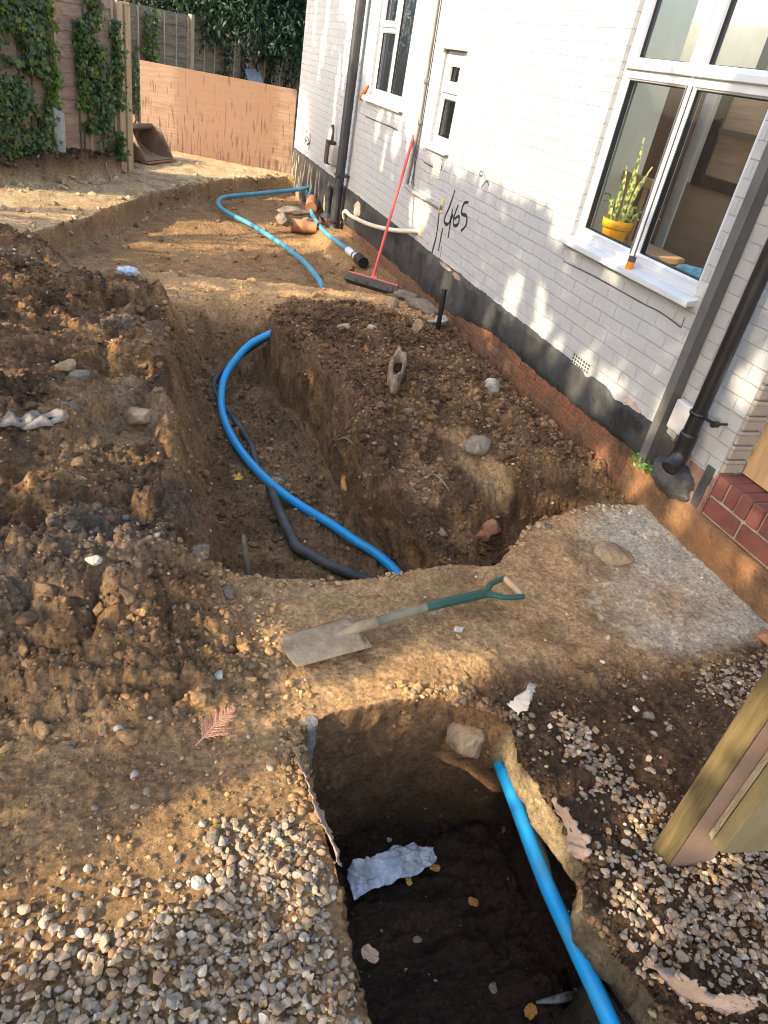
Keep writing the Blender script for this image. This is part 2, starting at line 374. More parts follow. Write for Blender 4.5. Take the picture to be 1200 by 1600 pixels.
    disp = disp+cgate*(.110*(billow(q*5.5, w*5.5, 161, 4, .55)-.55)+.040*(billow(q*19, w*19, 167, 3, .6)-.5))
    disp = disp+rough*.010*(billow(x*34, y*34, 171, 3, .6)-.5)+.004*(billow(x*70, y*70, 173, 2, .6)-.5)
    disp = disp*np.where(y > 5.5, .8, 1)
    x, y = x0_, y0_
    wl = np.clip(wallH+wallT, 0, 1)
    Z = Z+disp*(1-wl*.8)
    # scrape lines of the digger teeth and cracks on the walls
    wn1 = fbm(X*9, Y*9, Z*9, 121, 4); wn2 = fbm(X*30+4, Y*30, Z*30, 123, 3)
    side = np.clip(hR < np.minimum(hL, hB), 0, 1)
    wb = billow(X*9+Y*3, Y*9+Z*12, 175, 4, .6)-.5; xn = wl*(.030*wn1+.013*wn2+.02*wb); X = X+np.where((side > .5) & (wallH > .5), .022*wl+.55*np.abs(xn)+.35*xn, xn); Y = Y+wl*(.028*fbm(X*8+9, Y*8, Z*8, 125, 4)+.010*fbm(X*33, Y*33, Z*33, 127, 3))
    # ---------------- colour by kind of ground; hole walls darken with depth
    tan = np.array([.450, .268, .122]); brown = np.array([.190, .104, .048]); dark = np.array([.050, .028, .016])
    sand = np.array([.46, .34, .19]); conc = np.array([.62, .51, .36]); hole_soil = np.array([.062, .036, .021]); orange = np.array([.44, .26, .115])
    grey = np.array([.24, .185, .14])
    n1 = fbm(x*1.6, y*1.6, Z*1.6, 131, 4)*.5+.5; n2 = fbm(x*6, y*6, Z*6, 133, 4)*.5+.5; n3 = fbm(x*22, y*22, Z*22, 135, 3)*.5+.5
    def mixc(c, k, t): return c*(1-t[:, None])+k[None, :]*t[:, None]
    c = np.repeat(brown[None, :], N, 0)
    c = mixc(c, tan, sm(.38, .72, .5*n1+.5*n2))
    c = mixc(c, dark, sm(.56, .74, n2*.6+n3*.4)*.65)
    c = mixc(c, mixc(np.repeat(dark[None], N, 0), tan*.95, sm(.35, .68, .55*n1+.45*n2))*1.0, heap*0) if False else c
    hb = mixc(np.repeat((brown*1.12)[None], N, 0), tan*.88, sm(.46, .70, .5*n1+.3*n2+.2*n3)); hb = mixc(hb, dark*1.2, sm(.52, .66, fbm(x*5.2+1, y*5.2, None, 138, 4)*.5+.5)*.75)
    hb = mixc(hb, grey*1.05, sm(.58, .8, fbm(x*2.4+7, y*2.4, None, 137, 3)*.5+.5)*.6)
    hb = mixc(hb, orange*.8, sm(.62, .8, fbm(x*3.1+2, y*3.1, None, 139, 3)*.5+.5)*.6*sm(2.3, 1.7, y))
    c = c*(1-heap[:, None])+hb*heap[:, None]
    c = mixc(c, tan*1.25, np.clip(scarT+.7*scar2, 0, 1)*d['mound']*.8)
    c = mixc(c, brown*1.05, d['mound']*.45*(1-scarT)); c = mixc(c, dark*1.2, sm(.45, .66, n2)*d['mound']*.7)
    sl = mixc(np.repeat((tan*1.22)[None], N, 0), brown*1.2, sm(.45, .7, n2)*.6)
    concm = np.clip(sm(.1, -.5, (2.62-x)+.25*(y-1.6)-.74+.42*fbm(x*4, y*4, None, 141, 5))+.5*sm(.66, .8, n2*.5+n3*.5), 0, 1)
    sl = mixc(sl, conc, concm)
    c = c*(1-slab[:, None])+sl*slab[:, None]
    rim = sm(.20, .02, -hB)*(hB < 0)*sm(.45, .55, x)*sm(1.15, 1.0, x)
    c = mixc(c, orange*1.15, rim*.75*sm(.3, .6, n2))
    c = mixc(c, tan*1.25, sm(.1, 0, -d['ledge'])*(d['ledge'] < 0)*.4)
    c = mixc(c, tan*1.35, ridge*.8)
    c = mixc(c, tan*.78, ex*.7); c = mixc(c, brown*.9, ex*sm(.45, .65, n2)*.6)
    c = mixc(c, sand, path*(.55+.45*sm(.35, .6, n2))); c = mixc(c, tan*.9, path*sm(.58, .75, n1*.6+n2*.4)*.8)
    pf = sm(.0, .05, ypath(x)-y)*sm(.22, .1, ypath(x)-y)*ex*(y > 6)
    c = mixc(c, sand*.8, pf*.6)
    c = mixc(c, dark*.9, bank*.85)
    c = mixc(c, orange*1.2, sm(.35, .1, np.hypot(x-2.05, y-8.5))*sm(.3, .6, n2)*.8)
    flat = sm(.7, .3, np.abs(x-.05))*sm(1.62, 1.5, y)*sm(.9, 1.1, y)*(hL < 0)
    c = mixc(c, tan*1.05, flat*.75*sm(.25, .55, n1))
    ylow = sm(1.3, 1.1, y)*(hL < 0)*(x < .6)
    c = mixc(c, orange*.85, ylow*.6*sm(.3, .6, n1)); c = mixc(c, tan*.95, ylow*.4)
    rightg = sm(1.1, 1.16, x)*sm(1.45, 1.3, y)*(hR < 0)
    c = mixc(c, dark*1.35, rightg*.75)
    c = mixc(c, tan*.7, inT*.45); c = mixc(c, brown*.75, inT*sm(.40, .6, n2)*.8)
    c = mixc(c, tan*.5, wallT*.85); c = mixc(c, brown*.8, wallT*sm(.4, .62, n2)*.7)
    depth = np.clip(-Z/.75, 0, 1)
    c = mixc(c, hole_soil, hole_floor)
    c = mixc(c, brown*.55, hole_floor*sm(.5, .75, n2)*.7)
    wc = mixc(np.repeat((brown*1.25)[None], N, 0), brown*.55, sm(.3, .95, depth+.1*wn1))  # back and left walls: darker brown towards the bottom
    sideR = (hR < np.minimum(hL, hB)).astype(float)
    wc2 = mixc(np.repeat((sand*.80)[None], N, 0), hole_soil, sm(.26, .40, depth+.05*wn1)); wc2 = mixc(wc2, np.array([.10, .08, .052]), sm(.72, .64, y)*.9)  # right wall: sandy at the top, dark hole colour further down
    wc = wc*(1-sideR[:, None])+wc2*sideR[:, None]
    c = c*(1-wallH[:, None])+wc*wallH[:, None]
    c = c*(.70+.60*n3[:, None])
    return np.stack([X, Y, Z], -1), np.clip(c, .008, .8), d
# non-uniform sheet of parameters
def spaced(lo, hi, dens, n=40000):
    t = np.linspace(lo, hi, n); c = np.concatenate([[0], np.cumsum(1/dens(.5*(t[1:]+t[:-1]))*np.diff(t))])
    k = int(c[-1]); return np.interp(np.linspace(0, c[-1], k+1), c, t)
def dx_(x):
    d = np.where((x > -1.35) & (x < 2.66), .0078, .0078+.1*np.minimum(np.abs(x+1.35), np.abs(x-2.66)))
    d = np.where((x > 1.0) & (x < 1.28), .0040, d); d = np.where((x > .44) & (x < .6), .0045, d); return np.minimum(d, 4.)
def dy_(y):
    d = np.where(y < .25, .0065+.1*np.abs(y-.25), .0031*np.sqrt(y*y+2.6)); d = np.where((y > 1.28) & (y < 1.46), .0040, d)
    d = np.where(y > 13, .05+.12*(y-13), d); return np.minimum(d, 4.)
gx = spaced(-60, 40, dx_); gy = spaced(-40, 80, dy_)
GX, GY = np.meshgrid(gx, gy); nX, nY = len(gx), len(gy)
P, C, D = terrain(GX.ravel(), GY.ravel())
idx = np.arange(nX*nY).reshape(nY, nX)
F = np.stack([idx[:-1, :-1], idx[:-1, 1:], idx[1:, 1:], idx[1:, :-1]], -1).reshape(-1, 4)
m_soil = mat_attr('soil', nscale=(52., 230.), nvar=.58, bump=(1., .85), bd=(.019, .007), specks=.6)
ground = np_mesh('ground', P, F, m_soil, None, C); tag(ground, kind='structure')
print('ground', nX, nY, nX*nY)
def gz(x, y):
    p, _, _ = terrain(np.atleast_1d(np.float64(x)), np.atleast_1d(np.float64(y))); return float(p[0, 2])
def gzs(x, y):
    p, c, d = terrain(np.asarray(x, float), np.asarray(y, float)); return p, c, d
def on_ground(px, py, z0=0., it=6):
    """where the view ray of a picture point meets the ground"""
    z = z0
    for _ in range(it):
        p = atZ(px, py, z); z = .5*z+.5*gz(p[0], p[1])
    p = atZ(px, py, z); p[2] = gz(p[0], p[1]); return p

# ------------------------------------------------------------------ loose stones and clods (stuff)
def scatter(name, pts, sizes, cols, sub, m, flat=.68, rough=.28, seed=0, sink=.25, kind='stuff', angular=0., facet=False):
    n = len(pts); V0, F0 = ico(sub); rs = np.random.RandomState(seed)
    k = 24; shapes = []
    for i in range(k):
        D_ = V0*(1+rough*fbm(V0[:, 0]*1.3+i*5.3, V0[:, 1]*1.3, V0[:, 2]*1.3, seed+i, 3))[:, None]
        if angular:
            for _ in range(7):
                nn = rs.normal(size=3); nn /= np.linalg.norm(nn); dd = D_@nn; D_ = D_-np.maximum(dd-(.50+.30*rs.rand()), 0)[:, None]*nn*angular
        D_ = D_*np.array([1+.35*rs.rand(), .8+.2*rs.rand(), flat*(.8+.4*rs.rand())]); shapes.append(D_)
    S = np.array(shapes)[rs.randint(0, k, n)]                    # n, v, 3
    a = rs.rand(n)*6.283; tx = rs.normal(size=n)*.35
    ca, sa, ct, st = np.cos(a), np.sin(a), np.cos(tx), np.sin(tx)
    y2 = S[:, :, 1]*ct[:, None]-S[:, :, 2]*st[:, None]; z2 = S[:, :, 1]*st[:, None]+S[:, :, 2]*ct[:, None]
    x3 = S[:, :, 0]*ca[:, None]-y2*sa[:, None]; y3 = S[:, :, 0]*sa[:, None]+y2*ca[:, None]
    V = np.stack([x3, y3, z2], -1)*np.asarray(sizes)[:, None, None]+np.asarray(pts)[:, None, :]
    V[:, :, 2] += (np.asarray(sizes)*flat*(1-2*sink))[:, None]
    Fs = (F0[None]+(np.arange(n)*len(V0))[:, None, None]).reshape(-1, 3)
    cc = np.repeat(np.asarray(cols)[:, None, :], len(V0), 1).reshape(-1, 3)
    o = np_mesh(name, V.reshape(-1, 3), Fs, m, None, cc, smooth=not facet)
    return tag(o, kind=kind)
STONE = np.array([[.36, .30, .22], [.30, .26, .21], [.42, .37, .30], [.24, .20, .16], [.20, .19, .18], [.46, .43, .38], [.33, .22, .12], [.28, .17, .10], [.38, .28, .17], [.25, .23, .22], [.52, .50, .46]])
def stone_cols(n, rs): return np.array([1.25, 1.12, .95])*STONE[rs.choice(len(STONE), n, p=[.17, .15, .13, .12, .09, .06, .08, .05, .08, .05, .02])]*(.65+.4*rs.rand(n))[:, None]
m_stone = mat_attr('stone', rough=.75, spec=.35, nscale=(70., 300.), nvar=.3, bump=(.18, .12), bd=(.004, .002))
rs = np.random.RandomState(3)
# gravel beds
def bed(n, x0, x1, y0, y1, key, seed, smin, smax, lift=1):
    rs = np.random.RandomState(seed); x = x0+(x1-x0)*rs.rand(n); y = y0+(y1-y0)*rs.rand(n)
    p, c, d = gzs(x, y); ok = (rs.rand(n) < d[key]) & (d['hR']*((x > .8))-9*(x <= .8) < -.02) & ((d['hL'] < -.015) | (x > .8))
    p = p[ok]; k = len(p); s = smin+(smax-smin)*rs.rand(k)**1.9
    p[:, 2] += lift*rs.rand(k)**2*.014
    return p, s, rs
pl, sl_, r1 = bed(8200, -.6, .5, .3, 1.25, 'grL', 5, .0045, .0142)
pr, sr_, r2 = bed(12000, 1.12, 2.6, .2, 1.45, 'grR', 6, .004, .0140)
gp = np.concatenate([pl, pr]); gs = np.concatenate([sl_, sr_])
gravel = scatter('gravel', gp, gs, lerp(stone_cols(len(gp), rs)*.88, np.array([.24, .165, .10]), (.75*rs.rand(len(gp))**1.3)[:, None]), 2, m_stone, seed=4, rough=.55, sink=.32, angular=1., facet=True)
tag(gravel, 'rounded tan and grey gravel on both sides of the square hole', 'gravel')
# loose pebbles everywhere else
n = 9000; y = .3+6.0*rs.rand(n)**1.7; x = -1.2+3.8*rs.rand(n)
p, c, d = gzs(x, y)
pr_ = .10+.55*d['heap']*np.clip(.3+1.5*fbm(x*1.5, y*1.5, None, 151, 3), 0, 1)+.35*d['mound']+.15*d['tr']+.3*(y < 1.3)*(d['hL'] < 0)*(x < .5)+.4*(d['hR'] < 0)*(x > 1.1)*(y < 1.45)
pr_ = pr_*(1-.75*d['slab'])
ok = (rs.rand(n) < pr_) & ~((d['hR'] > -.02) & (d['hL'] > -.02) & (d['hB'] > -.02) & (p[:, 2] > -.6)) & ~((np.abs(d['dW']-.05) < .08) & (d['mound']+d['tr'] > .3))
p = p[ok]; k = len(p); s = .0035+.013*rs.rand(k)**3.2
pebbles = scatter('loose_pebbles', p, s, stone_cols(k, rs)*.9, 1, m_stone, seed=9, rough=.35, sink=.3, angular=.6)
tag(pebbles, 'small pale pebbles scattered over the brown soil', 'pebbles')
# clods and crumbs of the soil itself
m_clod = mat_attr('clod_soil', nscale=(80., 300.), nvar=.6, bump=(.9, .7), bd=(.012, .005))
n = 52000; y = .25+5.6*rs.rand(n)**1.5; x = -1.2+3.8*rs.rand(n)
p, c, d = gzs(x, y)
pr_ = .06+.9*d['heap']*np.clip(.35+1.3*fbm(x*1.9, y*1.9, None, 99, 3), 0, 1)+.75*d['mound']+.3*d['tr']+.5*((d['hR'] > .1) & (d['hL'] > .1) & (d['hB'] > .1))+.30*(y < 1.45)*(x < .45)+.5*(d['hR'] < 0)*(x > 1.1)*(y < 1.45)
pr_ = pr_*(1-.85*d['slab'])+.6*(x < .55)*(y > 1.45)*(y < 2.3)
pr_ = np.where((np.abs(x-1.86+.25*(y-3)) < .13) & (y > 2.75) & (y < 3.3), .03, pr_)
ok = (rs.rand(n) < pr_) & ~((np.abs(d['dW']-.05) < .08) & (d['mound']+d['tr'] > .3)) & ~((d['hR'] > -.0) & (d['hL'] > -.0) & (d['hB'] > -.0) & (p[:, 2] > -.62))
p = p[ok]; c = c[ok]; k = len(p); s = .0035+.007*rs.rand(k)**2+.013*rs.rand(k)**10*(p[:, 1] > 1.4)
s = s*(1+.5*(p[:, 1] > 3))
clods = scatter('soil_clods', p, s, c*(.55+.95*rs.rand(k))[:, None], 1, m_clod, seed=12, rough=.75, flat=.75, sink=.32, angular=.8)
tag(clods, 'crumbly brown clods lying on the dug soil', 'clods')
# lumps fallen from the far bank and grit on the far floor
n = 14000; y = 5.4+6.4*rs.rand(n); x = -1.3+3.9*rs.rand(n); p, c, d = gzs(x, y); eb = np.abs(y-ybank(x)) < .35; ep = np.abs(y-ypath(x)) < .16
ok = rs.rand(n) < .7*d['bank']+.5*eb+.5*ep*(y > 6)+.07; p = p[ok]; c = c[ok]; k = len(p); s = (.008+.035*rs.rand(k)**5)
tag(scatter('far_crumbs', p, s, c*(.55+.8*rs.rand(k))[:, None], 2, m_clod, seed=51, rough=.75, flat=.75, sink=.35, angular=.8), 'earth crumbs on the far bank, path edge and excavated floor', 'crumbs')
# crumbs and stones stuck in the cut faces and spilled along the rims
Dh = np.minimum(np.minimum(D['hR'], D['hL']), D['hB']); near_ = (GY.ravel() < 3.) & (GY.ravel() > .2)
rimm = ((np.abs(D['ledge']-.0) < .045) & (GX.ravel() > .3) & (GX.ravel() < 2.6)) | ((np.abs(D['dW']) < .03) & (D['mound']+D['tr'] > .4) & (GY.ravel() < 5.3)) | ((np.abs(Dh+.03) < .03) & (GY.ravel() > .3))
wallm = ((Dh > .004) & (Dh < .10) & (GY.ravel() > .3)) | ((D['dW'] > .005) & (D['dW'] < .08) & (D['tr'] > .5))
rimm &= fbm(GX.ravel()*5, GY.ravel()*5, None, 44, 3) > .02
ir = rs.choice(np.flatnonzero(rimm), 2300); iw = rs.choice(np.flatnonzero(wallm), 1700)
ii = np.concatenate([ir, iw]); p = P[ii]+rs.normal(size=(len(ii), 3))*.004; k = len(p); s = .003+.016*rs.rand(k)**4; s[len(ir):] *= .7; cc = C[ii]*(.8+.5*rs.rand(k))[:, None]
st_ = rs.rand(k) < .10; cc[st_] = stone_cols(int(st_.sum()), rs)*.8
tag(scatter('rim_crumbs', p, s, cc, 2, m_clod, seed=41, rough=.75, flat=.8, sink=.4, angular=.8), 'crumbs and small stones along the cut edges of the trench and hole', 'crumbs')
# coarser rubble of the mound and the heap
n = 3400; y = 1.4+4.4*rs.rand(n)**1.15; x = -1.2+3.8*rs.rand(n); p, c, d = gzs(x, y)
ok = (rs.rand(n) < .8*d['mound']+.35*d['heap']*(fbm(x*1.9, y*1.9, None, 99, 3) > -.1)+.12*d['tr']+.5*(x < .45)*(y > 1.5)*(y < 2.25)) & ~((np.abs(d['dW']-.05) < .10) & (d['mound']+d['tr'] > .3)) & ~((np.abs(x-1.86+.25*(y-3)) < .16) & (y > 2.7) & (y < 3.35))
p = p[ok]; c = c[ok]; k = len(p); s = .009+.026*rs.rand(k)**5; cc = c*(.6+.75*rs.rand(k))[:, None]; st_ = rs.rand(k) < .06; cc[st_] = stone_cols(int(st_.sum()), rs)*.8; rd_ = rs.rand(k) < .012; cc[rd_] = np.array([.22, .10, .06])
rubble = scatter('soil_rubble', p, s, cc, 3, m_clod, seed=31, rough=.7, flat=.75, sink=.30, angular=.8)
tag(rubble, 'broken lumps of earth and stone heaped on both sides of the trench', 'rubble')

# ================================================================== HOUSE
def wall_paint_mat(name, base=(.365, .371, .378)):
    m, n, l, p = nt(name)
    tc = n.new('ShaderNodeTexCoord'); sp = n.new('ShaderNodeSeparateXYZ'); l.new(tc.outputs['Object'], sp.inputs[0])
    cb = n.new('ShaderNodeCombineXYZ'); l.new(sp.outputs['Y'], cb.inputs[0])
    ad = n.new('ShaderNodeMath'); ad.operation = 'ADD'; ad.inputs[1].default_value = .752; l.new(sp.outputs['Z'], ad.inputs[0]); l.new(ad.outputs[0], cb.inputs[1])
    wob = n.new('ShaderNodeTexNoise'); wob.inputs['Scale'].default_value = 6; l.new(tc.outputs['Object'], wob.inputs['Vector'])
    wv = n.new('ShaderNodeVectorMath'); wv.operation = 'SCALE'; wv.inputs['Scale'].default_value = .012; l.new(wob.outputs['Color'], wv.inputs[0])
    av = n.new('ShaderNodeVectorMath'); av.operation = 'ADD'; l.new(cb.outputs[0], av.inputs[0]); l.new(wv.outputs[0], av.inputs[1])
    br = n.new('ShaderNodeTexBrick'); br.inputs['Scale'].default_value = 1; br.inputs['Brick Width'].default_value = .228; br.inputs['Row Height'].default_value = .0752
    br.inputs['Mortar Size'].default_value = .0034; br.inputs['Mortar Smooth'].default_value = .55; br.offset = .5
    br.inputs['Color1'].default_value = (.5, .5, .5, 1); br.inputs['Color2'].default_value = (.62, .62, .62, 1); br.inputs['Mortar'].default_value = (0, 0, 0, 1)
    l.new(av.outputs[0], br.inputs['Vector'])
    ns = n.new('ShaderNodeTexNoise'); ns.inputs['Scale'].default_value = 22; ns.inputs['Detail'].default_value = 7; ns.inputs['Roughness'].default_value = .6; l.new(tc.outputs['Object'], ns.inputs['Vector'])
    # joints: partly filled with paint, dirt and painted-in joint shadow darken stretches of them
    pt = n.new('ShaderNodeTexNoise'); pt.inputs['Scale'].default_value = 3.3; pt.inputs['Detail'].default_value = 5; l.new(tc.outputs['Object'], pt.inputs['Vector'])
    mr = n.new('ShaderNodeMapRange'); mr.inputs[1].default_value = .38; mr.inputs[2].default_value = .66; mr.inputs[3].default_value = .02; mr.inputs[4].default_value = .34; l.new(pt.outputs['Fac'], mr.inputs[0])
    sy = n.new('ShaderNodeSeparateXYZ'); l.new(av.outputs[0], sy.inputs[0]); dv_ = n.new('ShaderNodeMath'); dv_.operation = 'DIVIDE'; dv_.inputs[1].default_value = .0752; l.new(sy.outputs['Y'], dv_.inputs[0])
    fr = n.new('ShaderNodeMath'); fr.operation = 'PINGPONG'; fr.inputs[1].default_value = .5; l.new(dv_.outputs[0], fr.inputs[0])
    hl_ = n.new('ShaderNodeMapRange'); hl_.inputs[1].default_value = .045; hl_.inputs[2].default_value = .022; hl_.inputs[3].default_value = .22; hl_.inputs[4].default_value = 1; l.new(fr.outputs[0], hl_.inputs[0])
    mh = n.new('ShaderNodeMath'); mh.operation = 'MULTIPLY'; l.new(br.outputs['Fac'], mh.inputs[0]); l.new(hl_.outputs[0], mh.inputs[1])
    mu = n.new('ShaderNodeMath'); mu.operation = 'MULTIPLY'; l.new(mh.outputs[0], mu.inputs[0]); l.new(mr.outputs[0], mu.inputs[1])
    mx = n.new('ShaderNodeMix'); mx.data_type = 'RGBA'; l.new(mu.outputs[0], mx.inputs[0]); mx.inputs[6].default_value = rgba(base); mx.inputs[7].default_value = (.20, .19, .17, 1)
    # grime: faint streaks near the bottom, little chips
    dn = n.new('ShaderNodeTexNoise'); dn.inputs['Scale'].default_value = 2.2; dn.inputs['Detail'].default_value = 9; dn.inputs['Roughness'].default_value = .7; l.new(tc.outputs['Object'], dn.inputs['Vector'])
    dr = n.new('ShaderNodeMapRange'); dr.inputs[1].default_value = .5; dr.inputs[2].default_value = .8; dr.inputs[3].default_value = 0; dr.inputs[4].default_value = .45; l.new(dn.outputs['Fac'], dr.inputs[0])
    zr = n.new('ShaderNodeMapRange'); zr.inputs[1].default_value = 1.3; zr.inputs[2].default_value = .35; zr.inputs[3].default_value = .15; zr.inputs[4].default_value = 1; l.new(sp.outputs['Z'], zr.inputs[0])
    m2 = n.new('ShaderNodeMath'); m2.operation = 'MULTIPLY'; l.new(dr.outputs[0], m2.inputs[0]); l.new(zr.outputs[0], m2.inputs[1])
    mg = n.new('ShaderNodeMix'); mg.data_type = 'RGBA'; l.new(m2.outputs[0], mg.inputs[0]); l.new(mx.outputs[2], mg.inputs[6]); mg.inputs[7].default_value = (.45, .41, .34, 1)
    sp2 = n.new('ShaderNodeTexNoise'); sp2.inputs['Scale'].default_value = 42; sp2.inputs['Detail'].default_value = 3; l.new(tc.outputs['Object'], sp2.inputs['Vector'])
    s3 = n.new('ShaderNodeMapRange'); s3.inputs[1].default_value = .735; s3.inputs[2].default_value = .76; l.new(sp2.outputs['Fac'], s3.inputs[0])
    ms = n.new('ShaderNodeMix'); ms.data_type = 'RGBA'; l.new(s3.outputs[0], ms.inputs[0]); l.new(mg.outputs[2], ms.inputs[6]); ms.inputs[7].default_value = (.2, .18, .16, 1)
    l.new(ms.outputs[2], p.inputs['Base Color']); p.inputs['Roughness'].default_value = .55; p.inputs['Specular IOR Level'].default_value = .35
    inv = n.new('ShaderNodeMath'); inv.operation = 'SUBTRACT'; inv.inputs[0].default_value = 1; l.new(br.outputs['Fac'], inv.inputs[1])
    b1 = n.new('ShaderNodeBump'); b1.inputs['Strength'].default_value = .55; b1.inputs['Distance'].default_value = .005; l.new(inv.outputs[0], b1.inputs['Height'])
    bk = n.new('ShaderNodeRGBToBW'); l.new(br.outputs['Color'], bk.inputs[0])
    b3 = n.new('ShaderNodeBump'); b3.inputs['Strength'].default_value = .35; b3.inputs['Distance'].default_value = .012; l.new(bk.outputs[0], b3.inputs['Height']); l.new(b1.outputs[0], b3.inputs['Normal'])
    b2 = n.new('ShaderNodeBump'); b2.inputs['Strength'].default_value = .7; b2.inputs['Distance'].default_value = .010; l.new(ns.outputs['Fac'], b2.inputs['Height']); l.new(b3.outputs[0], b2.inputs['Normal'])
    l.new(b2.outputs[0], p.inputs['Normal'])
    return m
m_white = wall_paint_mat('white_painted_brick')
m_upvc = mat('white_upvc', (.48, .495, .52), rough=.28, spec=.5, var=.03, bump=0)
m_sillpaint = mat('cream_painted_stone', (.72, .69, .60), rough=.6, var=.08, vscale=14, bump=.3, bscale=80)
m_bitumen = mat('black_bitumen_render', (.032, .034, .037), col2=(.11, .108, .105), rough=.6, vscale=5, bump=.5, bscale=35, bdist=.003)
m_brickold = mat('old_red_brick', (.115, .058, .032), col2=(.30, .105, .045), rough=.85, vscale=4.5, bump=.7, bscale=40, bdist=.004)
m_black_plastic = mat('black_plastic', (.012, .012, .013), rough=.32, spec=.5, var=.3, vscale=20, bump=.1)
m_darkgrey_pl = mat('dark_grey_plastic', (.032, .033, .038), rough=.38, spec=.5, var=.25, vscale=9, bump=.1)
m_grey_steel = mat('grey_painted_steel', (.095, .093, .090), rough=.5, spec=.4, var=.2, vscale=7, bump=.15)
m_cream_pl = mat('cream_plastic', (.60, .53, .40), rough=.4, var=.12, vscale=12, bump=.05)
m_grey_pl = mat('grey_plastic', (.30, .28, .26), rough=.45, var=.15, vscale=12, bump=.05)
m_whitebox = mat('white_box_plastic', (.52, .50, .48), rough=.45, var=.08, bump=.05)

house = thing('house', 'white painted brick house with black plinth above old red brick footing', 'house', (W, 7., 0))
HI = Matrix.Translation((-W, -7., 0))
def par(o, p): o.parent = p; o.matrix_parent_inverse = p.matrix_world.inverted() if False else Matrix.Translation(-Vector(p.location)); return o
def hpart(o): return par(o, house)
# wall with openings (Y lo, Y hi, Z lo, Z hi)
OPEN = {'big': (2.765, 3.945, 1.035, 2.50), 'mid': (7.40, 8.46, 1.40, 2.60), 'slim': (6.09, 6.50, 1.215, 1.90)}
def wall_mesh():
    ys = sorted({2.19, 11.94}|{v for o in OPEN.values() for v in o[:2]}); zs = sorted({.36, 3.5}|{v for o in OPEN.values() for v in o[2:]})
    b = MB(); T = .13
    for i in range(len(ys)-1):
        for k in range(len(zs)-1):
            yc = .5*(ys[i]+ys[i+1]); zc = .5*(zs[k]+zs[k+1])
            if any(o[0] < yc < o[1] and o[2] < zc < o[3] for o in OPEN.values()): continue
            b.add([(W, ys[i], zs[k]), (W, ys[i], zs[k+1]), (W, ys[i+1], zs[k+1]), (W, ys[i+1], zs[k])], [(0, 1, 2, 3)])
    for o in OPEN.values():
        y0, y1, z0, z1 = o
        for q in ([(y0, z0), (y0, z1)], [(y1, z1), (y1, z0)], [(y0, z1), (y1, z1)], [(y1, z0), (y0, z0)]):
            b.add([(W, *q[0]), (W, *q[1]), (W+T, *q[1]), (W+T, *q[0])], [(0, 1, 2, 3)])
    b.add([(W, 11.94, .36), (W, 11.94, 3.5), (W+6, 11.94, 3.5), (W+6, 11.94, .36)], [(0, 1, 2, 3)])
    b.add([(W, 2.19, .36), (W, 2.19, 3.5), (W+.16, 2.19, 3.5), (W+.16, 2.19, .36)], [(0, 1, 2, 3)])
    b.add([(W+.16, -4., 2.5), (W+.16, 2.19, 2.5), (W+.16, 2.19, 3.5), (W+.16, -4., 3.5)], [(0, 1, 2, 3)])
    return b
hpart(wall_mesh().build('wall', m_white, recalc=False))
# black plinth: a ragged strip 14 mm proud of the bricks
def plinth():
    b = MB(); n = 1100; ys = np.linspace(2.50, 11.94, n)
    topz = .392+.004*fbm(ys*4, ys*0, None, 201, 3)+.004*fbm(ys*40, ys*0, None, 202, 3)+.012*np.maximum(0, fbm(ys*9, ys*0+4, None, 203, 3))-.05*np.clip(fbm(ys*2.2, ys*0+8, None, 205, 4)-.32, 0, 1)*4*(ys < 6)
    botz = np.interp(ys, [2.5, 2.7, 3.0, 3.4, 4.0, 4.5, 5.0, 5.5, 6.2, 7.2, 8.2, 9, 10, 11, 11.94], [.20, .20, .185, .17, .165, .19, .12, .05, .055, .05, .02, -.02, -.1, -.2, -.3])
    botz = botz+.012*fbm(ys*5, ys*0, None, 207, 4)+.014*fbm(ys*24, ys*0, None, 209, 4)
    m = 9
    for j in range(m+1):
        for i in range(n):
            z = botz[i]+(topz[i]-botz[i])*j/m
            off = .013+.004*float(fbm(np.array([ys[i]*6]), np.array([z*6]), None, 211, 3)[0])
            if j in (0, m): off = .001
            b.v.append((W-off, ys[i], z))
    for j in range(m):
        for i in range(n-1):
            b.f.append((j*n+i, j*n+i+1, (j+1)*n+i+1, (j+1)*n+i)); b.sm.append(True)
    return b
m_pl, n_, l_, p_ = nt('bitumen_plinth')
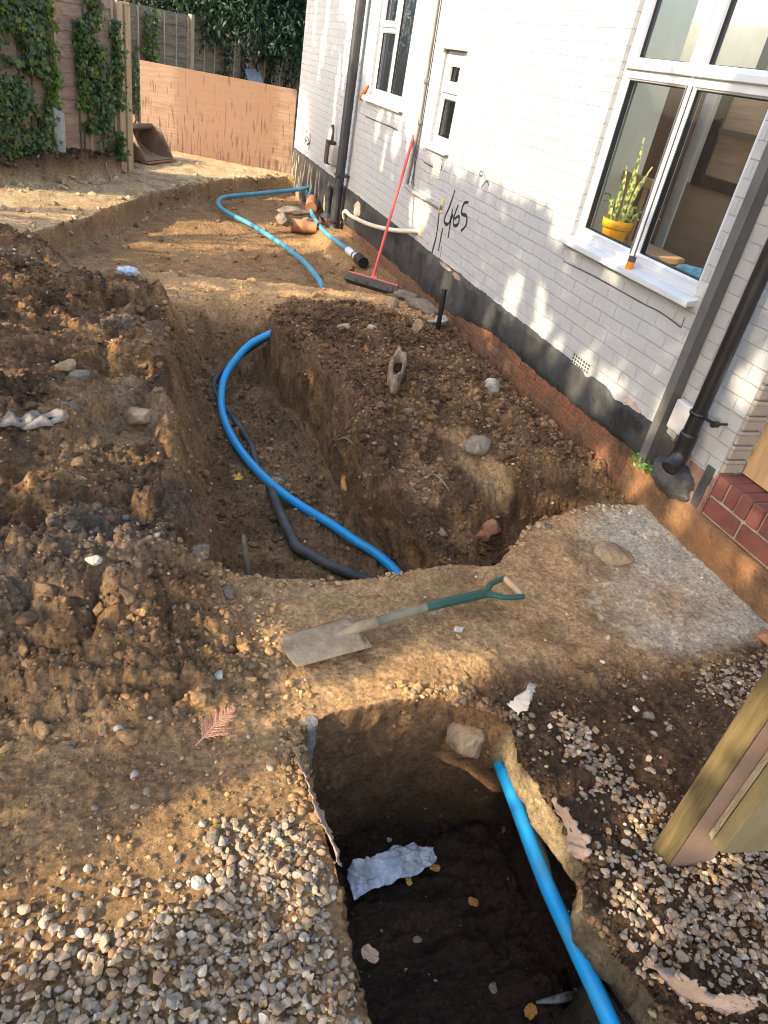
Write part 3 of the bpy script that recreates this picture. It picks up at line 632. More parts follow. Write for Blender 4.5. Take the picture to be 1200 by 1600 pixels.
def _pl():
    n, l, p = n_, l_, p_
    tc = n.new('ShaderNodeTexCoord'); sp = n.new('ShaderNodeSeparateXYZ'); l.new(tc.outputs['Object'], sp.inputs[0])
    a = n.new('ShaderNodeTexNoise'); a.inputs['Scale'].default_value = 4; a.inputs['Detail'].default_value = 8; a.inputs['Roughness'].default_value = .65; l.new(tc.outputs['Object'], a.inputs[0])
    r = n.new('ShaderNodeValToRGB'); e = r.color_ramp.elements; e[0].position = .36; e[0].color = (.009, .010, .011, 1); e[1].position = .74; e[1].color = (.068, .067, .065, 1)
    l.new(a.outputs['Fac'], r.inputs[0])
    mp = n.new('ShaderNodeMapping'); mp.inputs['Scale'].default_value = (1, 11, 2.4); l.new(tc.outputs['Object'], mp.inputs[0])
    c = n.new('ShaderNodeTexNoise'); c.inputs['Scale'].default_value = 1; c.inputs['Detail'].default_value = 5; l.new(mp.outputs[0], c.inputs[0])
    # bare cement where the paint has peeled (far end), pale plaster chips along the top
    yr = n.new('ShaderNodeMapRange'); yr.inputs[1].default_value = 8.9; yr.inputs[2].default_value = 9.6; yr.inputs[3].default_value = -.14; yr.inputs[4].default_value = .09; l.new(sp.outputs['Y'], yr.inputs[0])
    ad = n.new('ShaderNodeMath'); ad.operation = 'ADD'; l.new(c.outputs['Fac'], ad.inputs[0]); l.new(yr.outputs[0], ad.inputs[1])
    st = n.new('ShaderNodeMapRange'); st.inputs[1].default_value = .60; st.inputs[2].default_value = .63; l.new(ad.outputs[0], st.inputs[0])
    zt = n.new('ShaderNodeMapRange'); zt.inputs[1].default_value = .36; zt.inputs[2].default_value = .30; l.new(sp.outputs['Z'], zt.inputs[0])
    mu = n.new('ShaderNodeMath'); mu.operation = 'MULTIPLY'; l.new(st.outputs[0], mu.inputs[0]); l.new(zt.outputs[0], mu.inputs[1])
    mx = n.new('ShaderNodeMix'); mx.data_type = 'RGBA'; l.new(mu.outputs[0], mx.inputs[0]); l.new(r.outputs[0], mx.inputs[6]); mx.inputs[7].default_value = (.30, .24, .16, 1)
    l.new(mx.outputs[2], p.inputs['Base Color']); p.inputs['Roughness'].default_value = .6
    d = n.new('ShaderNodeTexNoise'); d.inputs['Scale'].default_value = 40; d.inputs['Detail'].default_value = 6; l.new(tc.outputs['Object'], d.inputs[0])
    bm_ = n.new('ShaderNodeBump'); bm_.inputs['Strength'].default_value = .45; bm_.inputs['Distance'].default_value = .012; l.new(d.outputs['Fac'], bm_.inputs['Height']); l.new(bm_.outputs[0], p.inputs['Normal'])
_pl()
hpart(plinth().build('plinth', m_pl, recalc=False))
# old brick below the plinth: real bricks with joints, smeared with soil
def brick_row(b, y0, y1, z, h, x_face, L=.215, j=.011, jit=.004, rsd=None, dep=.10, off=0., skip=0):
    y = y0-off*L
    while y < y1:
        ya = max(y, y0); yb_ = min(y+L, y1)
        if yb_-ya > .02:
            o = rsd.normal()*jit
            b.box((x_face+o, ya+rsd.rand()*.002, z+rsd.rand()*.002), (x_face+dep, yb_-rsd.rand()*.003, z+h-rsd.rand()*.002), bev=.005)
        y += L+j
rb = np.random.RandomState(21)
b = MB()
for k in range(10):
    z = .335-.075*k
    brick_row(b, 2.62, 8.6, z, .064, W+.002, rsd=rb, jit=.0025, off=.5*(k % 2))
m_dirtbrick, n_, l_, p_ = nt('soiled_red_brick')
def _db():
    n, l, p = n_, l_, p_
    tc = n.new('ShaderNodeTexCoord')
    a = n.new('ShaderNodeTexNoise'); a.inputs['Scale'].default_value = 3.2; a.inputs['Detail'].default_value = 9; a.inputs['Roughness'].default_value = .7; l.new(tc.outputs['Object'], a.inputs[0])
    r = n.new('ShaderNodeValToRGB'); e = r.color_ramp.elements; e[0].position = .36; e[0].color = (.070, .043, .027, 1); e[1].position = .68; e[1].color = (.25, .085, .042, 1)
    q = r.color_ramp.elements.new(.48); q.color = (.15, .075, .042, 1); l.new(a.outputs['Fac'], r.inputs[0])
    g = n.new('ShaderNodeTexNoise'); g.inputs['Scale'].default_value = 60; g.inputs['Detail'].default_value = 6; l.new(tc.outputs['Object'], g.inputs[0])
    mr = n.new('ShaderNodeMapRange'); mr.inputs[1].default_value = .3; mr.inputs[2].default_value = .7; mr.inputs[3].default_value = .65; mr.inputs[4].default_value = 1.3; l.new(g.outputs['Fac'], mr.inputs[0])
    mx = n.new('ShaderNodeMix'); mx.data_type = 'RGBA'; mx.blend_type = 'MULTIPLY'; mx.inputs[0].default_value = 1; l.new(r.outputs[0], mx.inputs[6]); l.new(mr.outputs[0], mx.inputs[7])
    sp = n.new('ShaderNodeSeparateXYZ'); l.new(tc.outputs['Object'], sp.inputs[0])
    yr = n.new('ShaderNodeMapRange'); yr.inputs[1].default_value = 4.6; yr.inputs[2].default_value = 5.6; yr.inputs[3].default_value = 0; yr.inputs[4].default_value = .55; l.new(sp.outputs['Y'], yr.inputs[0])
    m3 = n.new('ShaderNodeMix'); m3.data_type = 'RGBA'; l.new(yr.outputs[0], m3.inputs[0]); l.new(mx.outputs[2], m3.inputs[6]); m3.inputs[7].default_value = (.135, .075, .045, 1)
    l.new(m3.outputs[2], p.inputs['Base Color']); p.inputs['Roughness'].default_value = .85; p.inputs['Specular IOR Level'].default_value = .25
    bm_ = n.new('ShaderNodeBump'); bm_.inputs['Strength'].default_value = .7; bm_.inputs['Distance'].default_value = .012; l.new(g.outputs['Fac'], bm_.inputs['Height']); l.new(bm_.outputs[0], p.inputs['Normal'])
_db()
b.box((W+.006, 2.6, -.5), (W+.09, 11.9, .358))          # mortar body behind the brick faces
hpart(b.build('brick_footing', m_dirtbrick))
# rendered footing ledge beside the slab (orange, soil stained)
def rough_slab(lo, hi, ny, nz, amp, seed, x_front):
    V = []; Fq = []
    ys = np.linspace(lo[0], hi[0], ny); zs = np.linspace(lo[1], hi[1], nz)
    Yg, Zg = np.meshgrid(ys, zs)
    X = x_front+amp*fbm(Yg.ravel()*9, Zg.ravel()*9, None, seed, 4)
    V = np.stack([X, Yg.ravel(), Zg.ravel()+amp*.5*fbm(Yg.ravel()*11, Zg.ravel()*11, None, seed+3, 3)], -1)
    top = V[-ny:].copy(); top[:, 0] = hi[2]; V = np.concatenate([V, top])
    for k in range(nz):
        for i in range(ny-1): Fq.append((k*ny+i, k*ny+i+1, (k+1)*ny+i+1, (k+1)*ny+i))
    return V, Fq
V_, F_ = rough_slab((.4, -.15), (2.74, .165, W+.07), 300, 30, .020, 301, W-.035)
# extends the last row to the wall as a ledge top
b = MB(); b.add(V_, F_, True)
m_orange = mat('soil_stained_render', (.10, .060, .032), col2=(.27, .125, .050), rough=.85, vscale=5, bump=.8, bscale=45, bdist=.004)
hpart(b.build('footing_ledge', m_orange, recalc=False))
# red brick threshold under the boarded door
m_engbrick = mat('purple_red_brick', (.115, .038, .030), col2=(.21, .070, .052), rough=.7, vscale=9, bump=.5, bscale=60, bdist=.003)
m_mortar = mat('grey_mortar', (.32, .28, .22), rough=.9, vscale=30, bump=.5)
b = MB(); rb = np.random.RandomState(5)
y = 2.165
while y > .6:
    b.box((W-.012+rb.normal()*.002, y-.068, .285), (W+.20, y, .392+rb.normal()*.002), bev=.008); y -= .078
y = 2.165
while y > .6:
    b.box((W-.008+rb.normal()*.002, max(y-.21, .6), .185), (W+.05, y, .272), bev=.006); y -= .222
brickstep = hpart(b.build('brick_threshold', m_engbrick))
mb_ = MB(); mb_.box((W+.002, .6, .175), (W+.19, 2.17, .382)); par(mb_.build('mortar', m_mortar), house)
b = MB(); rb = np.random.RandomState(15)
for k in range(3): brick_row(b, 2.185, 2.56, .172+.0745*k, .064, W-.004, rsd=rb, jit=.003, off=.5*(k % 2)+.2)
b.box((W+.004, 2.18, .10), (W+.09, 2.58, .39)); hpart(b.build('corner_bricks', mat('pinkish_old_brick', (.17, .085, .06), col2=(.34, .21, .16), rough=.85, vscale=7, bump=.7, bscale=50)))
b = MB(); b.box((W-.010, 2.205, .18), (W-.001, 2.255, .40), bev=.003); hpart(b.build('tar_stripe', m_bitumen))
# painted corner bricks of the door reveal and the board in the doorway
m_reveal = wall_paint_mat('beige_painted_brick', (.31, .27, .225))
b = MB(); rb = np.random.RandomState(8)
for k in range(28):
    b.box((W+.004+.002*rb.rand(), 2.172-.003*rb.rand(), .398+.0752*k), (W+.125, 2.198, .398+.0752*k+.066), bev=.006)
hpart(b.build('door_reveal', m_reveal))
m_boardwood = mat('pale_oak_board', (.36, .22, .11), col2=(.50, .33, .18), rough=.55, vscale=2.2, stretch=(3, 14, 1.2), bump=.1)
b = MB(); b.box((W+.13, .5, .40), (W+.16, 2.17, 2.6)); hpart(b.build('boarded_door', m_boardwood))
# bare patches and a rough cement lump at the pipe foot
m_cement = mat('cement', (.20, .18, .15), col2=(.33, .30, .25), rough=.9, vscale=12, bump=.8, bscale=50, bdist=.004)
m_tar = mat('tarred_cement', (.028, .028, .030), col2=(.10, .095, .09), rough=.7, vscale=12, bump=.8, bscale=40, bdist=.004)
b = MB(); V0, F0 = ico(4)
S = V0*(1+.22*fbm(V0[:, 0]*2.2, V0[:, 1]*2.2, V0[:, 2]*2.2, 401, 4))[:, None]
b.add(S*np.array([.085, .15, .10])+np.array([W+.005, 2.42, .225]), F0, True); hpart(b.build('cement_lump', m_tar))
def patch(name, yc, zc, ry, rz, m, seed, off=.0035, n=40):
    a = np.linspace(0, 2*math.pi, n, endpoint=False); r = 1+.5*fbm(np.cos(a)*1.6+seed, np.sin(a)*1.6, None, seed, 4)
    pl = [(yc+ry*r[i]*math.cos(a[i]), zc+rz*r[i]*math.sin(a[i])) for i in range(n)]
    b = MB(); b.prism(pl, 0, 1, lambda p, q, t: (W+.004-(off+.004)*t, p, q)); return hpart(b.build(name, m))
patch('bare_patch', 2.90, .40, .075, .03, mat('bare_plaster', (.34, .24, .20), col2=(.50, .42, .36), vscale=30, bump=.7), 3)
patch('bare_patch', 5.62, .372, .13, .014, mat('bare_clay', (.20, .145, .11), col2=(.33, .25, .19), vscale=20, bump=.7), 9, off=.016); patch('bare_patch', 5.36, .368, .09, .020, bpy.data.materials['bare_clay'], 12, off=.016)
patch('bare_patch', 2.50, .33, .045, .06, bpy.data.materials['bare_clay'], 15, off=.006)
patch('cement_patch', 8.28, .26, .12, .085, bpy.data.materials['bare_plaster'], 19, off=.017)
# ---------------- windows
def glass_mat(name):
    m, n, l, p = nt(name); n.remove(p)
    t = n.new('ShaderNodeBsdfTransparent'); t.inputs[0].default_value = (.96, .97, .96, 1); g = n.new('ShaderNodeBsdfGlossy'); g.inputs['Roughness'].default_value = .01
    f = n.new('ShaderNodeLayerWeight'); f.inputs['Blend'].default_value = .5; pw = n.new('ShaderNodeMath'); pw.operation = 'POWER'; pw.inputs[1].default_value = 4.5; l.new(f.outputs['Facing'], pw.inputs[0])
    ma = n.new('ShaderNodeMath'); ma.operation = 'MULTIPLY_ADD'; ma.inputs[1].default_value = .8; ma.inputs[2].default_value = .06; l.new(pw.outputs[0], ma.inputs[0]); mx = n.new('ShaderNodeMixShader')
    l.new(ma.outputs[0], mx.inputs[0]); l.new(t.outputs[0], mx.inputs[1]); l.new(g.outputs[0], mx.inputs[2])
    l.new(mx.outputs[0], n['Material Output'].inputs[0]); return m
m_glass = glass_mat('window_glass')
m_gasket = mat('black_gasket', (.012, .012, .014), rough=.5, bump=0)
def frame_ring(b, y0, y1, z0, z1, w, xo, xi, ch=.012):
    """mitred rectangular frame with a sloped inner bead"""
    def ring(yy0, yy1, zz0, zz1, x): return [(x, yy0, zz0), (x, yy1, zz0), (x, yy1, zz1), (x, yy0, zz1)]
    L = [ring(y0, y1, z0, z1, xi), ring(y0, y1, z0, z1, xo+.004), ring(y0+.004, y1-.004, z0+.004, z1-.004, xo), ring(y0+w*.55, y1-w*.55, z0+w*.55, z1-w*.55, xo), ring(y0+w*.62, y1-w*.62, z0+w*.62, z1-w*.62, xo+.004), ring(y0+w, y1-w, z0+w, z1-w, xo+ch), ring(y0+w, y1-w, z0+w, z1-w, xi)]
    V = [p for r_ in L for p in r_]; Fq = [(4*k+i, 4*k+(i+1) % 4, 4*(k+1)+(i+1) % 4, 4*(k+1)+i) for k in range(len(L)-1) for i in range(4)]
    b.add(V, Fq)
def window(op, splits, label=None, fx=.028, fw=.055, sash=True):
    """splits: list of (y0,y1,z0,z1,opening?) lights inside the frame"""
    y0, y1, z0, z1 = op
    b = MB(); e = .0015
    frame_ring(b, y0+e, y1-e, z0+e, z1-e, .045, W+fx, W+fx+.06)
    for (a0, a1, c0, c1, s_) in splits:
        frame_ring(b, a0, a1, c0, c1, fw if s_ else .030, W+fx-(.016 if s_ else -.003), W+fx+.055, ch=.014)
    wn_ = b.build('window', m_upvc, bevel=0)
    if label: wn_['label'] = label
    hpart(wn_)
    g = MB(); ga = MB()
    for (a0, a1, c0, c1, s_) in splits:
        w_ = (fw if s_ else .030)-.002
        g.add([(W+fx+.024, a0+w_, c0+w_), (W+fx+.024, a1-w_, c0+w_), (W+fx+.024, a1-w_, c1-w_), (W+fx+.024, a0+w_, c1-w_)], [(0, 3, 2, 1)])
        frame_ring(ga, a0+w_-.004, a1-w_+.004, c0+w_-.004, c1-w_+.004, .010, W+fx+.015, W+fx+.048, ch=.001)
    gp_ = par2(g.build('pane', m_glass), wn_); par2(ga.build('gasket', m_gasket, recalc=True), wn_)
    return wn_
def par2(o, p): o.parent = p; return o
big = OPEN['big']; ymid = 3.36
wb = window(big, [(big[0]+.03, ymid-.012, 1.075, 1.905, False), (ymid+.012, big[1]-.03, 1.075, 1.905, False), (big[0]+.025, ymid-.004, 1.925, 2.47, True), (ymid+.004, big[1]-.025, 1.925, 2.47, True)], 'large four light window with a potted plant inside')
b = MB(); b.box((W+.031, ymid-.03, 1.05), (W+.085, ymid+.03, 1.93)); b.box((W+.0305, big[0]+.02, 1.885), (W+.086, big[1]-.02, 1.935)); b.box((W+.0312, big[0]+.04, 1.04), (W+.086, big[1]-.04, 1.078))
par2(b.build('mullion', m_upvc, bevel=.004), wb)
def sill(name, y0, y1, z, m, out=.055, h=.035, parent=None, lip=.012):
    b = MB(); b.prism([(W+.05, z), (W+.03, z+.004), (W-out, z-.014), (W-out, z-h), (W-out+lip, z-h), (W-out+lip, z-h+.006), (W+.05, z-h+.006)], y0, y1, lambda a, c, t: (a, t, c))
    return par2(b.build(name, m, bevel=.002), parent)
sill('window_sill', big[0]-.03, big[1]+.04, 1.036, m_upvc, .058, .042, wb)
s_o = OPEN['slim']
ws = window(s_o, [(s_o[0]+.03, s_o[1]-.03, 1.245, 1.58, False), (s_o[0]+.02, s_o[1]-.02, 1.60, 1.875, True)], 'slim two light window under a stone lintel', fw=.085)
b = MB(); b.box((W+.0305, s_o[0]+.02, 1.56), (W+.086, s_o[1]-.02, 1.61)); par2(b.build('mullion', m_upvc, bevel=.004), ws)
sill('window_sill', s_o[0]-.07, s_o[1]+.06, 1.213, m_sillpaint, .05, .05, ws)
b = MB(); b.box((W-.055, s_o[0]-.05, 1.902), (W+.05, s_o[1]+.04, 1.965), bev=.008); par2(b.build('lintel', m_sillpaint), ws)
m_o = OPEN['mid']; ym = 7.93
wm = window(m_o, [(ym+.01, m_o[1]-.03, 1.44, 2.00, False), (ym+.006, m_o[1]-.022, 2.02, 2.57, True), (m_o[0]+.03, ym-.01, 1.44, 2.56, False)], 'double light window beside the tall grey pipe')
b = MB(); b.box((W+.031, ym-.035, 1.41), (W+.085, ym+.035, 2.58)); b.box((W+.0305, ym, 1.98), (W+.086, m_o[1]-.02, 2.03)); par2(b.build('mullion', m_upvc, bevel=.004), wm)
sill('window_sill', m_o[0]-.10, m_o[1]+.08, 1.398, m_sillpaint, .055, .055, wm)
# rooms behind the windows (ceilings left out so that sky light brightens them)
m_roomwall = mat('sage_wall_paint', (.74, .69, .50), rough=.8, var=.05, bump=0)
m_floorw = mat('brown_floor', (.20, .13, .08), rough=.6, var=.2, stretch=(1, 6, 1), bump=0)
b = MB(); x0, x1, y0, y1, z0, z1 = W+.14, W+1.95, 1.6, 6.3, .45, 2.75
b.add([(x0, y1, z0), (x1, y1, z0), (x1, y1, z1), (x0, y1, z1)], [(0, 1, 2, 3)])
b.add([(x0, y0, z0), (x1, y0, z0), (x1, y0, z1), (x0, y0, z1)], [(0, 1, 2, 3)])
b.add([(x1, y0, z0), (x1, y1, z0), (x1, y1, z1), (x1, y0, z1)], [(0, 1, 2, 3)])
for (ya, yb_, za, zb) in ((y0, big[0], z0, z1), (big[1], y1, z0, z1), (big[0], big[1], z0, big[2]), (big[0], big[1], big[3], z1)):
    b.add([(x0, ya, za), (x0, yb_, za), (x0, yb_, zb), (x0, ya, zb)], [(0, 1, 2, 3)])
b.box((x0+.002, 4.55, z0), (W+.82, 4.66, z1-.01))
hpart(b.build('room', m_roomwall, recalc=False))
b = MB(); b.box((W+.095, big[0]-.02, 1.0), (W+.36, big[1]+.02, 1.032)); hpart(b.build('inner_sill', mat('pale_board', (.55, .50, .42), rough=.5, var=.05, bump=0)))
b = MB(); b.add([(x0, y0, z0), (x1, y0, z0), (x1, y1, z0), (x0, y1, z0)], [(0, 1, 2, 3)]); hpart(b.build('room_floor', m_floorw))
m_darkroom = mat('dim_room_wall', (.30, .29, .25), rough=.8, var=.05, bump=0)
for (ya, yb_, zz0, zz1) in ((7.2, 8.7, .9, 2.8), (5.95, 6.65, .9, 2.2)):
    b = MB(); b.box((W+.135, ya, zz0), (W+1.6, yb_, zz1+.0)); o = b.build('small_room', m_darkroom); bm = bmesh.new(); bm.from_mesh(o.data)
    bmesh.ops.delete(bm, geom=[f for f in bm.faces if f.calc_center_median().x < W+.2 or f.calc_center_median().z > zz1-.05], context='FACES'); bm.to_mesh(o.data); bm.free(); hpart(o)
# air bricks
def airbrick(yc, zc, wd, ht, cols, rows, m, hole_m):
    b = MB(); b.box((W-.006, yc-wd/2, zc-ht/2), (W+.01, yc+wd/2, zc+ht/2), bev=.003); o = hpart(b.build('air_brick', m))
    h = MB()
    for i in range(cols):
        for k in range(rows):
            y_ = yc-wd/2+wd*(i+.5)/cols; z_ = zc-ht/2+ht*(k+.5)/rows
            h.box((W-.0075, y_-wd/cols*.3, z_-ht/rows*.3), (W-.004, y_+wd/cols*.3, z_+ht/rows*.3))
    par2(h.build('vent_hole', hole_m), o)
m_hole = mat('vent_shadow_grey', (.05, .045, .04), bump=0)
airbrick(3.44, .415, .20, .062, 7, 3, m_white, m_hole); airbrick(6.22, 1.035, .17, .14, 4, 5, m_sillpaint, mat('vent_tan', (.45, .33, .22), bump=0))
# marks sprayed and scratched on the wall
m_spray = mat('black_spray_paint', (.018, .018, .02), rough=.6, bump=0, var=.4, vscale=60)
def stroke(name, strokes, r=.007, m=m_spray, x=W-.0012):
    b = MB()
    for pts in strokes:
        P = np.array([atX(px, py, x) for px, py in pts]); Q, _ = smooth_path(P, np.zeros(len(P)), 6) if len(P) > 2 else (P, 0)
        n = len(Q); T = np.gradient(Q, axis=0); N_ = np.stack([np.zeros(n), -T[:, 2], T[:, 1]], -1); N_ /= np.linalg.norm(N_, axis=1)[:, None]+1e-9
        ww = r*(.75+.5*np.abs(fbm(np.arange(n)*.3, np.zeros(n), None, 5, 2)))
        V = np.concatenate([Q+N_*ww[:, None], Q-N_*ww[:, None]]); b.add(V, [(i, i+1, n+i+1, n+i) for i in range(n-1)])
    return hpart(b.build(name, m, recalc=False))
stroke('painted_number', [[(711, 297), (703, 321), (694, 344), (700, 350), (708, 335)], [(707, 326), (704, 345), (700, 372)],
                          [(716, 320), (709, 340), (709, 352), (716, 350), (717, 338), (710, 342)],
                          [(732, 316), (725, 318), (721, 333), (729, 338), (728, 352), (720, 361)], [(686, 333), (684, 352), (681, 372), (674, 398)], [(692, 356), (690, 365), (685, 392)]], r=.0125)
stroke('painted_mark', [[(749, 272), (751, 268), (755, 270), (753, 275), (749, 273)], [(756, 273), (758, 274), (757, 278)]], r=.004)
stroke('painted_scribble', [[(475.5, 187), (474, 205), (471.5, 232)], [(477, 208), (480, 205), (479, 213), (476, 221), (480, 219)], [(480, 213), (483, 222), (479, 226), (484, 224)], [(485, 208), (483, 228), (480, 240)], [(486, 212), (484, 230)]], r=.010)
stroke('wall_crack', [[(653, 390), (661, 398), (667, 404), (672, 410)], [(668, 398), (663, 425), (657, 445)], [(690, 385), (688, 400), (684, 408)]], r=.0045)
for st_ in ([(571, 182), (590, 190), (607, 197), (622, 204)], [(662, 253), (674, 260), (688, 266), (690, 256)], [(752, 293), (760, 283), (764, 290)]): stroke('patch_outline', [st_], r=.006, m=m_hole)
stroke('mortar_crack', [[(880, 408), (896, 416), (930, 433), (965, 452), (1000, 472), (1032, 488), (1064, 512)], [(1064, 512), (1070, 496)]], r=.0035, m=m_hole)

# ---------------- pipes on the wall (things of their own)
def fixed(name, label, cat, loc, group=None): return thing(name, label, cat, tuple(loc), group)
def part(mb, name, m, p, **k): o = mb.build(name, m, **k); o.parent = p; o.matrix_parent_inverse = Matrix.Translation(-Vector(p.location)); return o
# tall dark soil pipe
yp = 8.84; xp = W-.105
sp_ = fixed('soil_pipe', 'tall dark grey soil pipe left of the double window', 'drainpipe', (xp, yp, -.1))
b = MB(); b.tube([(xp, yp+.012, 3.45), (xp, yp, -.10)], .055, 24); part(b, 'pipe', m_darkgrey_pl, sp_)
b = MB(); b.tube([(xp, yp, .02), (xp, yp, -.02), (xp, yp, -.021)], [.066, .066, .056], 24); b.tube([(xp, yp, -.06), (xp-.005, yp-.01, -.2)], [.058, .075], 20); part(b, 'collar', m_darkgrey_pl, sp_)
b = MB(); b.tube([(xp, yp, .36), (xp-.02, yp+.12, .37), (xp-.03, yp+.22, .35), (xp-.03, yp+.25, .24), (xp-.03, yp+.25, .02)], .036, 16, res=6); b.tube([(xp-.03, yp+.25, .04), (xp-.03, yp+.25, -.01)], [.05, .095], 18); part(b, 'branch_pipe', m_darkgrey_pl, sp_)
b = MB(); b.box((xp-.06, yp-.062, .50), (W+.0, yp+.062, .53), bev=.004); part(b, 'bracket', m_darkgrey_pl, sp_)
# black downpipe near the door, broken off above its shoe
P0 = atX(1195, 330, W-.075); P1 = atX(1058, 672, W-.075)
bp = fixed('downpipe', 'glossy black downpipe ending in an open shoe near the boarded door', 'drainpipe', (W-.075, 2.36, .3))
dirp = (P1-P0)/np.linalg.norm(P1-P0); top = P1-dirp*4.6
yb0 = 2.372
b = MB(); b.tube([(W-.075, yb0, 3.45), (W-.075, yb0, .46)], .036, 24); part(b, 'pipe', m_black_plastic, bp)
b = MB(); b.tube([(W-.075, yb0, .60), (W-.075, yb0, .602), (W-.075, yb0, .615), (W-.075, yb0, .617)], [.037, .043, .043, .037], 24); b.box((W-.082, yb0-.115, .602), (W-.068, yb0-.03, .616), bev=.003); b.tube([(W-.088, yb0-.112, .609), (W-.058, yb0-.112, .609)], .016, 12); b.tube([(W-.06, yb0-.112, .609), (W, yb0-.112, .609)], .006, 8); part(b, 'bracket', m_black_plastic, bp)
b = MB(); b.tube([(W-.075, yb0, .50), (W-.075, yb0, .498), (W-.075, yb0, .40), (W-.095, yb0-.01, .355), (W-.135, yb0-.025, .325)], [.036, .043, .043, .042, .041], 24, cap=False, res=5)
b.tube([(W-.133, yb0-.0245, .327), (W-.095, yb0-.01, .357), (W-.075, yb0, .40)], [.037, .037, .036], 24, cap=True, res=4)
part(b, 'shoe', m_black_plastic, bp, recalc=False)
# square grey trunking
tr_ = fixed('steel_trunking', 'square dark grey steel trunking between the large window and black downpipe', 'trunking', (W-.03, 2.62, .2))
b = MB(); b.box((W-.062, 2.585, .195), (W-.004, 2.645, 3.42), bev=.003); part(b, 'channel', m_grey_steel, tr_)
b = MB(); b.box((W-.066, 2.583, .19), (W-.0625, 2.625, 3.415)); part(b, 'cover_strip', m_grey_steel, tr_)
jb = fixed('junction_box', 'blank white junction box between trunking and black downpipe', 'junction box', (W-.03, 2.47, .52))
b = MB(); b.box((W-.05, 2.41, .445), (W-.002, 2.56, .60), bev=.008); part(b, 'box', m_whitebox, jb)
b = MB(); b.tube([(W-.02, 2.49, .45), (W-.03, 2.48, .40), (W-.02, 2.46, .37)], .004, 8, res=4); b.tube([(W-.03, 2.47, .45), (W-.035, 2.45, .41)], .004, 8); part(b, 'loose_wire', m_black_plastic, jb)
# cream waste pipe
wp = fixed('waste_pipe', 'curved cream waste pipe sticking out low on the wall behind the broom', 'pipe', (W-.05, 7.2, .3))
pts = [atX(538, 341, W-.03), atX(537, 333, W-.06), atX(541, 330, W-.07), atX(548, 337, W-.085), atX(575, 350, W-.105), atX(605, 358, W-.10), atX(632, 361, W-.07), atX(661, 361, W+.02)]
b = MB(); b.tube(pts, .021, 14, res=5); part(b, 'pipe', m_cream_pl, wp)
e_ = pts[-1]; b = MB(); b.box((W-.006, e_[1]-.055, e_[2]-.05), (W+.01, e_[1]+.045, e_[2]+.06), bev=.01); part(b, 'filler_patch', mat('foam_filler', (.42, .33, .17), col2=(.55, .47, .3), vscale=30, bump=.6), wp)
# grey conduit run
cd = fixed('grey_conduit', 'thin grey conduit running down the wall right of the double window', 'conduit', (W-.02, 6.7, .8))
c0 = atX(684, 0, W-.02); c1 = atX(655, 190, W-.02); c2 = atX(634, 290, W-.02); c3 = atX(646, 300, W-.02); c4 = atX(686, 322, W-.02)
b = MB(); b.tube([c0+np.array([0, 0, 1.1]), c0, c1, c2], .017, 12); b.tube([c2, c3, c4, c4+np.array([.03, -.01, 0])], .019, 12, res=4); part(b, 'conduit_pipe', m_grey_pl, cd)
for q in (c0*.35+c1*.65, c1, c3, c4*.4+c3*.6): b = MB(); b.box((W-.042, q[1]-.022, q[2]-.018), (W-.002, q[1]+.022, q[2]+.018), bev=.004); part(b, 'clip', m_grey_pl, cd)
b = MB(); k0 = atX(690, 0, W-.006); k1 = atX(661, 185, W-.006); k2 = atX(648, 250, W-.008); k3 = atX(645, 296, W-.008)
b.tube([k0+np.array([0, 0, 1.1]), k0, k1, k2, k3], .004, 8); b.tube([k1, atX(655, 225, W-.01), atX(642, 290, W-.01)], .004, 8); part(b, 'cable', m_hole, cd)
b = MB(); q = c4; b.box((W-.012, q[1]-.05, q[2]-.05), (W+.01, q[1]+.03, q[2]+.07), bev=.012); part(b, 'filler_patch', bpy.data.materials['foam_filler'], cd)
# outside tap box left of the soil pipe
q = atX(517, 238, W-.05)
tb = fixed('meter_box', 'small rusty black box on the wall left of the tall soil pipe', 'box', (W-.05, q[1], q[2]))
b = MB(); b.box((W-.11, q[1]-.04, q[2]-.14), (W-.003, q[1]+.09, q[2]+.13), bev=.012); part(b, 'box', mat('rusty_black', (.02, .018, .016), col2=(.07, .045, .03), vscale=25, bump=.4), tb)
b = MB(); b.box((W-.09, q[1]-.20, q[2]-.12), (W-.003, q[1]-.045, q[2]+.09), bev=.01); part(b, 'grey_cover', m_grey_pl, tb)
b = MB(); b.tube([(W-.06, q[1]-.02, q[2]+.13), (W-.05, q[1]-.0, q[2]+.24), (W-.06, q[1]+.03, q[2]+.30)], [.02, .014, .022], 10, res=4); part(b, 'spout', m_hole, tb)
q0 = atX(563.5, 155, W-.01); q1 = atX(576, 133, W-.01)
b = MB(); b.tube([q0, q0*.8+q1*.2, q0*.4+q1*.6, q1], [.014, .030, .022, .004], 10, res=3); o = b.build('orange_strip', mat('orange_plastic', (.62, .13, .03), var=.3, bump=0)); tag(o, 'orange tapered strip hanging by the corner of the double window', 'strip')
# orange pot with grey lid on the big sill
q = atX(984, 414, W-.03)
ob = thing('small_jar', 'tiny orange jar with dark grey lid on the large window sill', 'jar', (W-.028, q[1], 1.025))
b = MB(); b.tube([(W-.028, q[1], 1.022), (W-.028, q[1], 1.065)], .021, 16); part(b, 'body', mat('orange_label', (.75, .25, .01), var=.15, bump=0), ob)
b = MB(); b.tube([(W-.028, q[1], 1.065), (W-.028, q[1], 1.092)], .0205, 16); part(b, 'lid', mat('dark_lid', (.06, .055, .06), bump=0), ob)
